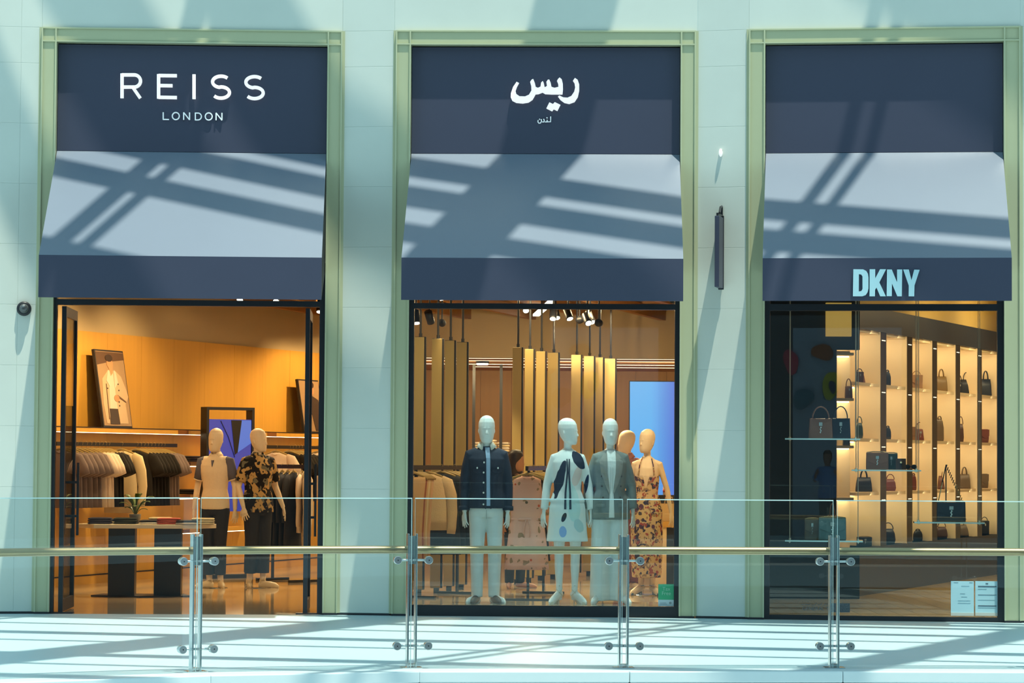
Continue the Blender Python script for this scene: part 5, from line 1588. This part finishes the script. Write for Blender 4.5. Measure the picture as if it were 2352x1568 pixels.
# shelf unit at the back with folded clothes
A = at(1084, 1055, 42.0); B = at(1176, 1055, 42.0)
t = thing('shelving_unit', 'black posted wooden shelf unit at the back behind the denim jacket', 'shelves', (A.x, A.y, 0))
Lx = B.x - A.x
zsh = at(1130, 1038, 42).z
for x in (0, Lx * .68):
    MB().span(x, x + .045, 0, .045, 0, 3.0).build('post', BLACK, t)
for z in (zsh, zsh - .45, zsh - .9):
    MB().span(0, Lx, 0, .45, z - .045, z).build('shelf', BLACK, t)
    MB().span(0, Lx, .02, .04, z - .055, z - .045).build('led_strip', LED, t)
for j, px in enumerate((1098, 1126, 1156)):
    for k in range(4 if j != 1 else 5):
        q = at(px, 1055, 42.2); q.z = zsh + .001 + .0385 * k
        folded(q, random.uniform(-.1, .1), PSH if (k + j) % 2 else CREAMJ, '%s pale folded jumper in the %s pile on the back shelf unit' % (['bottom', 'second', 'third', 'fourth', 'top'][k], ['first', 'middle', 'last'][j]), 'folded clothes on the back shelf unit', .19, .30, .038)
# shop assistant with long dark hair, mostly hidden behind the jacket
g2 = floor_at(1184, 1350); g2.z = 0
f = Fig(1.62, True, head_yaw=math.radians(40))
t = thing('person', 'person with long dark hair standing behind the denim jacket mannequin', 'person', g2, math.radians(30))
link('body', fig_body(f, .011), mat('person_skin', (.42, .22, .13), .5, var=.05), t)
mb = MB(); kk = f.k
mb.ell([(1.20 * kk, .055, .03, .085), (1.34 * kk, .10, .05, .07), (1.5 * kk, .105, .062, .045), (1.62 * kk, .098, .085, .03), (1.74 * kk, .098, .105, .022), (1.82 * kk, .086, .10, .016), (1.87 * kk, .05, .06, .014), (1.88 * kk, .01, .012, .014)], 18)
link('hair', remesh(mb, .012, 3), mat('dark_hair', (.022, .012, .008), .45, var=.3, scale=40, stretch=(4, 4, .3)), t)
link('top', remesh(top_volume(f, .85, .02, 1.8, .058), .012, 3), BLACKJ, t)
link('trousers', remesh(trousers_volume(f, .06), .013, 3), DBLUEJ, t)
# sticker on the glass
x0, z1 = loc(1, 1512, 1341, .06); x1, z0 = loc(1, 1549, 1392, .06)
t = thing('window_sticker', 'green and white shopping refund sticker low on the window glass', 'sticker', b1.O, b1.rz)
zm = loc(1, 1530, 1377, .06)[1]
MB().span(x0, x1, .062, .066, zm, z1).build('green_field', mat('sticker_green', (.05, .42, .20), .5, var=.05), t)
MB().span(x0, x1, .062, .066, z0, zm).build('white_field', mat('sticker_white', (.55, .66, .70), .5, var=.02), t)
mb = MB(); mb.rings([[Vector((x1 - .04 + r * math.cos(2 * PI * i / 16), .0605, zm - .03 + r * math.sin(2 * PI * i / 16))) for i in range(16)] for r in (.010, .006)], cap=False); mb.build('round_mark', BLACK, t)
MB().span(x0 + .018, x1 - .07, .0605, .062, z0 + .018, z0 + .023).build('printed_line', mat('sticker_grey', (.3, .36, .4), .5, var=.02), t)
MB().span(x0 + .018, x1 - .08, .0605, .062, z0 + .030, z0 + .035).build('printed_line', MATS['sticker_grey'], t)
def text(name, s, p, rz, size, material, parent=None, ext=.001, align='CENTER'):
    cu = bpy.data.curves.new(name, 'FONT')
    cu.body = s; cu.size = size; cu.extrude = ext; cu.align_x = align
    tmp = bpy.data.objects.new(name, cu)
    COL.objects.link(tmp)
    me = bpy.data.meshes.new_from_object(tmp.evaluated_get(bpy.context.evaluated_depsgraph_get()))
    bpy.data.objects.remove(tmp)
    me.materials.clear()
    o = link(name, me, material)
    o.location = p
    o.rotation_euler = (PI / 2, 0, rz)
    if parent: o.parent = parent
    return o
text('printed_word', 'Tax', ((x0 + x1) / 2, .060, z1 - .062), 0, .05, mat('sticker_mint', (.35, .68, .50), .5, var=.02), t)
text('printed_word', 'Free', ((x0 + x1) / 2, .060, z1 - .105), 0, .05, MATS['sticker_mint'], t)

# ------------------------------------------------------------------ handbag shop: lit niches and bags
DIV = mat('mirror_divider', (.025, .025, .03), .15, .3, var=.2, scale=2)
NCOL = [(1966, 2019), (2032, 2080), (2092, 2138), (2149, 2192), (2202, 2242), (2252, 2291)]
CN = ['first', 'second', 'third', 'fourth', 'fifth', 'sixth']
NZ = [.55, 1.18, 1.80, 2.44, 3.05]           # bottom of each compartment and the top
NRZ = math.atan2(ND.y, ND.x)
for i, (pa, pb) in enumerate(NCOL):
    a, c = nsx(pa), nsx(pb)
    t = thing('display_niche', '%s lit cream display column of the handbag wall, counted from the dark screen' % CN[i], 'display unit', npt(a), NRZ, 'lit display columns')
    w = c - a
    MB().span(0, w, .36, .40, NZ[0], NZ[-1]).build('back_panel', CREAM, t)
    MB().span(w - .02, w, -.018, .36, NZ[0], NZ[-1]).build('side_panel', CREAM, t)
    for k, z in enumerate(NZ):
        MB().span(0, w, 0, .36, z - .035, z).build('shelf' if k < 4 else 'top_board', CREAM, t)
        if k:
            MB().span(.02, w - .02, .30, .33, z - .047, z - .035).build('led_strip', LED, t)
    nx = (nsx(NCOL[i + 1][0]) - a) if i < 5 else w + .3
    dv = MB().span(w, nx, -.02, .40, .55, 3.05).build('divider', DIV, t)
    for k, z in enumerate(NZ[1:]):
        pz = npt(a + w * .55, -.12, z - .055)
        lamp_light('AREA', 'niche_lamp', pz, npt(a + w * .95, -.2, z - .42), 1.75, w * .6, color=(1, .81, .54), sy=.08)
    for z in NZ[1:]:
        MB().span(w + .05, nx - .05, -.024, -.02, z - .10, z - .09).build('divider_light', LEDSOFT, dv)
t = thing('display_niche', 'narrow lit display column set in the dark screen', 'display unit', (at(1922, 1055, 30.34).x, 30.34, 0), 0, 'lit display columns')
w = at(1961, 1055, 30.34).x - at(1922, 1055, 30.34).x
MB().span(0, w, .34, .38, .55, 2.78).build('back_panel', CREAM, t)
MB().span(-.02, 0, 0, .38, .55, 2.78).build('side_panel', CREAM, t)
NZ2 = [.55, 1.13, 1.71, 2.24, 2.75]
for k, z in enumerate(NZ2):
    MB().span(0, w, 0, .34, z - .03, z).build('shelf', CREAM, t)
    if k:
        MB().span(.02, w - .02, .28, .31, z - .042, z - .03).build('led_strip', LED, t)
        pz = Vector(t.location) + Vector((w / 2, .05, z - .06))
        lamp_light('AREA', 'niche_lamp', pz, pz + Vector((0, .28, -.4)), .8, w * .8, color=(1, .81, .54), sy=.05)
# lit yellow panel high on the dark screen
q0, q1 = at(1897, 772, 30.27), at(1955, 712, 30.27)
o = MB().span(q0.x, q1.x, 30.23, 30.315, q0.z, q1.z + .08).build('light_panel', mat('yellow_panel', (.60, .42, .12), .6, var=.05, emit=(.9, .55, .12), estr=.35))
tag(o, 'square yellow light panel high on the dark screen of the handbag shop', 'panel')
def leather(name, col, rough=.4):
    return mat('leather_' + name, col, rough, var=.12, scale=14, bump=.05)
LBRN = leather('brown', (.16, .065, .035)); LTAN = leather('tan', (.34, .19, .10)); LBLK = leather('black', (.012, .013, .016)); LNVY = leather('navy', (.016, .022, .035)); LRED = leather('redbrown', (.17, .045, .028))
LGRN = leather('green', (.030, .060, .045)); LOLV = leather('olive', (.15, .10, .05)); LGLD = leather('gold', (.22, .13, .035)); LTEAL = leather('teal', (.10, .17, .17)); LCHO = leather('chocolate', (.085, .04, .025))
GOLD = mat('gold_hardware', (.75, .60, .35), .25, 1.0, var=.05)
PALEH = mat('pale_hardware', (.66, .70, .66), .25, .7, var=.05)
def bag(kind, p, rz, w, h, material, label, group, dpt=None):
    d = dpt or min(.16, w * .45)
    t = thing('handbag', label, 'handbag', p, rz, group)
    hb = h * {'tote': .66, 'top': .62, 'clutch': .97, 'flap': .78, 'back': .88, 'slouch': .70, 'saddle': .92}.get(kind, .7)
    n = 24
    def ring(z, rx, ry, e=.35):
        out = []
        for i in range(n):
            a = 2 * PI * i / n
            out.append(Vector((rx * math.copysign(abs(math.cos(a)) ** e, math.cos(a)), ry * math.copysign(abs(math.sin(a)) ** e, math.sin(a)), z)))
        return out
    mb = MB()
    if kind == 'tote':
        mb.rings([ring(0, w * .49, d * .48), ring(.02, w * .5, d * .5), ring(hb * .6, w * .46, d * .40), ring(hb, w * .40, d * .22)])
    elif kind == 'slouch':
        mb.rings([ring(0, w * .42, d * .45, .6), ring(hb * .25, w * .5, d * .5, .6), ring(hb * .7, w * .44, d * .38, .6), ring(hb, w * .30, d * .15, .6)])
    elif kind == 'back':
        mb.rings([ring(0, w * .44, d * .48, .5), ring(.03, w * .48, d * .5, .5), ring(hb * .6, w * .47, d * .45, .55), ring(hb * .88, w * .36, d * .32, .7), ring(hb, w * .16, d * .15, .9)])
    elif kind == 'saddle':
        mb.rings([ring(0, w * .40, d * .46, .5), ring(hb * .3, w * .47, d * .5, .5), ring(hb * .8, w * .48, d * .44, .5), ring(hb, w * .38, d * .28, .6)])
    else:
        mb.rings([ring(0, w * .49, d * .48, .25), ring(.015, w * .5, d * .5, .25), ring(hb * .95, w * (.46 if kind == 'top' else .49), d * .38, .25), ring(hb, w * (.45 if kind == 'top' else .485), d * .3, .25)])
    bd = mb.build('body', material, t, True)
    r = max(.0055, w * .028)
    if kind in ('tote', 'back'):
        for sy in (-1, 1):
            pts = [(w * .20 * math.cos(PI * k / 8) , sy * d * .20, hb * .96 + (h - hb) * math.sin(PI * k / 8)) for k in range(9)]
            mb = MB(); mb.tube(pts, r, 8); mb.build('handle', material, t, True)
    elif kind in ('top', 'slouch', 'flap'):
        pts = [(w * .34 * math.cos(PI * k / 10), 0, hb * .97 + (h - hb) * math.sin(PI * k / 10)) for k in range(11)]
        mb = MB(); mb.tube(pts, r, 8, (1, 1.3)); mb.build('handle', material, t, True)
        for sx in (-1, 1):
            mb = MB(); mb.ball((sx * w * .34, 0, hb * .99), r * 1.4, 8); mb.build('ring', GOLD, t)
    if kind in ('flap', 'clutch', 'saddle'):
        mb = MB(); mb.prism([(-w * .47, hb * .97), (-w * .45, hb * .5), (-w * .08, hb * .33), (w * .08, hb * .33), (w * .45, hb * .5), (w * .47, hb * .97)], -d * .5 - .008, -d * .40); mb.build('flap', material, t)
    if kind in ('top', 'clutch', 'flap'):
        mb = MB().span(-w * .07, w * .07, -d * .5 - .020, -d * .46, hb * .62, hb * .80); mb.build('lock_plate', PALEH, t)
        if kind != 'flap':
            for k in range(4):
                mb = MB(); mb.ball((w * .012 * (-1) ** k, -d * .5 - .014, hb * (.55 - .085 * k)), w * .032, 7, (1, .4, 1)); mb.build('charm', PALEH, t)
    if kind == 'clutch':
        mb = MB(); mb.tube([(-w * .47, -d * .2, hb), (-w * .2, -d * .2, hb + .008), (w * .2, -d * .2, hb + .008), (w * .47, -d * .2, hb)], .005, 6); mb.build('chain', GOLD, t)
    return t
ROWN = ['bottom', 'third', 'second', 'top']
BG = [  # column, row (0 bottom .. 3 top), px centre, width px, height px, kind, leather, colour word
    (0, 3, 1994, 26, 46, 'tote', LBRN, 'brown tote'), (0, 3, 1974, 16, 32, 'flap', LCHO, 'chocolate satchel'),
    (1, 3, 2061, 31, 32, 'saddle', LNVY, 'dark navy satchel'), (1, 3, 2038, 15, 36, 'back', LBLK, 'dark rucksack'),
    (2, 3, 2105, 24, 40, 'flap', LTAN, 'tan satchel'), (3, 3, 2162, 25, 50, 'tote', LGLD, 'gold studded tote'),
    (4, 3, 2218, 28, 48, 'tote', LBLK, 'black tote'), (4, 3, 2204, 12, 40, 'top', LBLK, 'narrow black bag'), (5, 3, 2264, 24, 56, 'tote', LNVY, 'black trapeze tote'),
    (0, 2, 1974, 15, 48, 'slouch', LGRN, 'green pouch'), (1, 2, 2060, 25, 31, 'saddle', LRED, 'red-brown saddle bag'), (1, 2, 2039, 14, 30, 'back', LNVY, 'dark round bag'),
    (2, 2, 2112, 24, 40, 'top', LRED, 'red-brown top-handle bag'), (2, 2, 2097, 14, 32, 'saddle', LTAN, 'tan pouch'), (3, 2, 2158, 18, 56, 'back', LOLV, 'tall olive brown bag'),
    (4, 2, 2207, 12, 56, 'slouch', LCHO, 'chocolate bucket bag'), (5, 2, 2262, 17, 32, 'saddle', LRED, 'dark red small bag'),
    (0, 1, 1984, 33, 48, 'tote', LBLK, 'black soft tote'), (1, 1, 2045, 23, 37, 'slouch', LRED, 'red-brown hobo'), (2, 1, 2098, 13, 38, 'back', LRED, 'red-brown slim bag'),
    (3, 1, 2168, 26, 44, 'tote', LBRN, 'brown tote'), (4, 1, 2215, 24, 48, 'tote', LOLV, 'olive brown tote with twin handles'), (5, 1, 2262, 15, 34, 'saddle', LOLV, 'tan and dark slim bag'),
    (1, 0, 2040, 30, 46, 'slouch', LBLK, 'dark hobo'), (2, 0, 2108, 20, 26, 'back', LBLK, 'small black rucksack'), (3, 0, 2163, 24, 36, 'slouch', LCHO, 'chocolate hobo'),
    (4, 0, 2218, 26, 38, 'tote', LOLV, 'soft brown tote'), (5, 0, 2261, 18, 38, 'flap', LBLK, 'dark satchel'), (0, 0, 1985, 30, 20, 'clutch', LBLK, 'flat black clutch')]
for c, r, px, wp, hp, kd, mt, word in BG:
    s = nsx(px, -.14)
    p = npt(s, -.14, NZ[r] + .001)
    sc = F_PX / p.y
    bag(kd, p, NRZ - math.radians(58), wp / sc * 1.15, hp / sc * 1.06, mt, '%s on the %s shelf of the %s display column' % (word, ROWN[r], CN[c]), 'bags in the lit display columns', min(.15, wp / sc * .5))
for k, (px, py, wp, hp, mt, wd_) in enumerate(((1949, 911, 17, 46, LCHO, 'dark tall bag on the top shelf of the narrow column'), (1944, 1020, 16, 44, LBLK, 'black bag on the second shelf of the narrow column'))):
    p = at(px, 1055, 30.52); p.z = NZ2[3 - k] + .001
    sc = F_PX / p.y
    bag('top', p, 0, wp / sc, hp / sc, mt, wd_, 'bags in the lit display columns', .09)
# hanging glass shelves in the window
b2 = BAYS[2]
def hang_shelf(pa, pb, py, d0, d1, label):
    x0, z = loc(2, pa, py, d0); x1, _ = loc(2, pb, py, d0)
    t = thing('glass_shelf', label, 'shelf', b2.O, b2.rz, 'hanging glass shelves')
    pn = MB().span(x0, x1, d0, d1, z - .014, z).build('shelf_pane', GLASS_SHELF, t)
    MB().span(x0, x1, d0 - .003, d0, z - .014, z).build('front_edge', GLASS_EDGE, t)
    MB().span(x0, x1, d1, d1 + .003, z - .014, z).build('rear_edge', GLASS_EDGE, t)
    for x in (x0 + .045, x1 - .045):
        for y in (d0 + .05, d1 - .05):
            mb = MB(); mb.tube([(x, y, z - .03), (x, y, 3.38)], .0028, 6); mb.build('wire', WIRE, t)
            mb = MB(); mb.tube([(x, y, z - .022), (x, y, z + .014)], .010, 8); mb.build('wire_grip', WIRE, t)
    return z
zA = hang_shelf(1803, 1976, 1006, .35, .70, 'glass shelf holding the brown and navy top-handle bags')
zB = hang_shelf(1956, 2116, 1078, .55, .90, 'glass shelf holding the brown and green chain bags')
zC = hang_shelf(1803, 1982, 1240, .30, .66, 'lowest glass shelf holding the teal bag')
zD = hang_shelf(2100, 2262, 1198, .45, .80, 'glass shelf holding the navy chain bag')
def shelf_bag(kind, pa, pb, ptop, z, d, mt, label, dpt=.11):
    x0, _ = loc(2, pa, 1055, d); x1, _ = loc(2, pb, 1055, d)
    zt = loc(2, (pa + pb) / 2, ptop, d)[1]
    p = bw(2, (x0 + x1) / 2, d, z + .0015)
    return bag(kind, p, b2.rz, x1 - x0, zt - z, mt, label, 'bags on the glass shelves', dpt)
LCOG = leather('cognac', (.26, .10, .055))
shelf_bag('top', 1857, 1913, 933, zA, .49, LCOG, 'brown top-handle handbag with a silver lock on the upper glass shelf')
shelf_bag('top', 1908, 1954, 932, zA, .62, LNVY, 'dark navy top-handle handbag beside the brown one', .10)
shelf_bag('clutch', 1989, 2041, 1038, zB, .70, LCOG, 'brown quilted chain bag on the middle glass shelf')
shelf_bag('clutch', 2032, 2062, 1040, zB, .80, LGRN, 'green chain bag tucked behind the brown one', .08)
x0, _ = loc(2, 2058, 1055, .74); x1, _ = loc(2, 2080, 1055, .74)
p = bw(2, (x0 + x1) / 2, .70, zB + .002)
t = thing('accessory_box', 'small black tilted accessory box beside the green chain bag', 'box', p, b2.rz)
xprism_mb = MB(); xprism(xprism_mb, [(-.06, 0), (.06, 0), (.06, .11), (.02, .11)], -.05, .05); xprism_mb.build('box_body', LBLK, t)
mb = MB(); mb.ball((.0, -.02, .07), .014, 8); mb.build('badge', GOLD, t)
p = bw(2, loc(2, 2092, 1055, .7)[0], .70, zB + .002)
t = thing('sunglasses', 'dark sunglasses lying at the end of the middle glass shelf', 'sunglasses', p, b2.rz)
for sx in (-1, 1):
    mb = MB(); mb.rings([[Vector((sx * .032 + r * 1.2 * math.cos(2 * PI * i / 14), y, .028 + r * math.sin(2 * PI * i / 14))) for i in range(14)] for r, y in ((.024, -.004), (.024, .004))]); mb.build('lens', LBLK, t)
    mb = MB(); mb.tube([(sx * .06, 0, .035), (sx * .062, .06, .03), (sx * .06, .11, .01)], .003, 6); mb.build('temple', LBLK, t)
mb = MB(); mb.tube([(-.01, -.002, .034), (.01, -.002, .034)], .003, 6); mb.build('bridge', LBLK, t)
shelf_bag('clutch', 1880, 1944, 1187, zC, .44, LTEAL, 'teal chain bag with a silver lock on the lowest glass shelf')
shelf_bag('clutch', 1848, 1884, 1190, zC, .56, LOLV, 'olive chain bag half behind the teal one', .09)
nb = shelf_bag('clutch', 2151, 2218, 1152, zD, .58, LNVY, 'navy chain bag with its strap looped up on a dark pole')
zt = loc(2, 2173, 1068, .62)[1] - zD
xm = loc(2, 2173, 1055, .62)[0] - loc(2, 2184.5, 1055, .58)[0]
mb = MB(); mb.tube([(xm + .0, .07, 0), (xm, .07, zt)], .006, 8); mb.build('strap_pole', LBLK, nb)
for xe in (-.13, .13):
    for k in range(16):
        u = (k + .5) / 16
        x = xm + (xe - xm) * (1 - u) + .0; z = .16 + (zt - .16) * u
        mb = MB(); mb.tube([(x - .004, .05 + .004 * (k % 2), z - .016), (x + .004, .05 - .004 * (k % 2), z + .016)], .0055, 5); mb.build('chain_link', LBLK if k > 8 else GOLD, nb)
# brown bag hanging below the first shelf and straps seen in the narrow column
shelf_bag('tote', 1898, 1925, 1154, zC, .60, LCOG, 'small brown bag behind the teal bag', .09)
# papers behind the lower corner of the glass
PAP = mat('notice_paper', (.48, .70, .76), .6, var=.02)
PRT = mat('notice_ink', (.06, .10, .14), .6, var=.05)
for k, (pa, pb) in enumerate(((2184, 2237), (2240, 2293))):
    x0, z1 = loc(2, pa, 1334, .055); x1, z0 = loc(2, pb, 1407, .055)
    t = thing('notice', ['first printed notice sheet in a clear holder low on the handbag window', 'second notice sheet with bold bars beside the window jamb'][k], 'notice', b2.O, b2.rz, 'notices on the handbag window')
    MB().span(x0, x1, .058, .062, z0, z1).build('sheet', PAP, t)
    MB().span(x0, x1, .054, .066, z0 - .03, z0).build('holder', mat('clear_holder', (.62, .60, .54), .15, var=.05), t)
    wd_ = x1 - x0; hh = z1 - z0
    if k == 0:
        lines = [(.12, .32, .95, .96), (.80, .95, .95, .96), (.45, .8, .84, .846), (.4, .62, .60, .606), (.45, .7, .50, .506), (.3, .85, .38, .384), (.3, .85, .30, .304)]
    else:
        lines = [(.12, .92, .81, .85), (.12, .92, .555, .57), (.45, .56, .90, .94), (.12, .5, .74, .746), (.12, .85, .40, .404), (.12, .92, .20, .23), (.12, .92, .15, .156)]
    for (u0, u1, v0, v1) in lines:
        MB().span(x0 + wd_ * u0, x0 + wd_ * u1, .0565, .058, z0 + hh * v0, z0 + hh * v1).build('printed_line', PRT, t)
# licence lettering along the foot of the handbag window
x0, z1 = loc(2, 1842, 1384, .055); x1, z0 = loc(2, 1952, 1406, .055)
t = thing('licence_strip', 'grey lettered licence strip low on the handbag window', 'sign', b2.O, b2.rz)
MB().span(loc(2, 1905, 1384, .055)[0], x1, .060, .064, z0, z1).build('strip', mat('strip_grey', (.10, .11, .12), .5, var=.05), t)
LIC = mat('licence_ink', (.16, .17, .18), .5, var=.05)
text('printed_word', 'GENERAL TRADING', (x1 - .01, .058, z0 + .016), 0, .050, LIC, t, align='RIGHT')
mb = MB()
rnd = random.Random(3)
x = x1 - .02
while x > x0 + .02:
    ww = rnd.uniform(.015, .05); zb_ = z0 + .068
    mb.stroke([(x, zb_ + rnd.uniform(.004, .022)), (x - ww * .3, zb_), (x - ww, zb_ + rnd.uniform(-.004, .008))], .005, .0578, .060)
    if rnd.random() < .6: mb.span(x - ww * .5 - .003, x - ww * .5 + .003, .0578, .060, zb_ + .026, zb_ + .032)
    x -= ww + rnd.uniform(.006, .02)
o = mb.build('arabic_line', LIC, t); o['kind'] = 'stuff'

# ------------------------------------------------------------------ photographer across the atrium, seen only as a reflection
f = Fig(1.72, arms=[((-.10, .06, -.25), (.06, -.16, .20)), ((.10, .06, -.25), (-.06, -.16, .20))])
t = thing('person', 'person in a blue shirt raising a camera, mirrored in the handbag window', 'person', (0, -.42, 0), PI)
link('body', fig_body(f, .012), mat('photographer_skin', (.16, .08, .05), .5, var=.05), t)
link('shirt', remesh(top_volume(f, .86, .02, .8, .07), .013, 3), mat('blue_shirt', (.05, .16, .40), .8, var=.05), t)
link('trousers', remesh(trousers_volume(f, .07), .013, 3), DBLUEJ, t)
mb = MB(); kk = f.k; mb.ell([(1.70 * kk, .09, .09, .03), (1.80 * kk, .088, .10, .02), (1.87 * kk, .05, .06, .01)], 14); mb.build('hair', mat('black_hair', (.01, .01, .01), .5, var=.1), t, True)
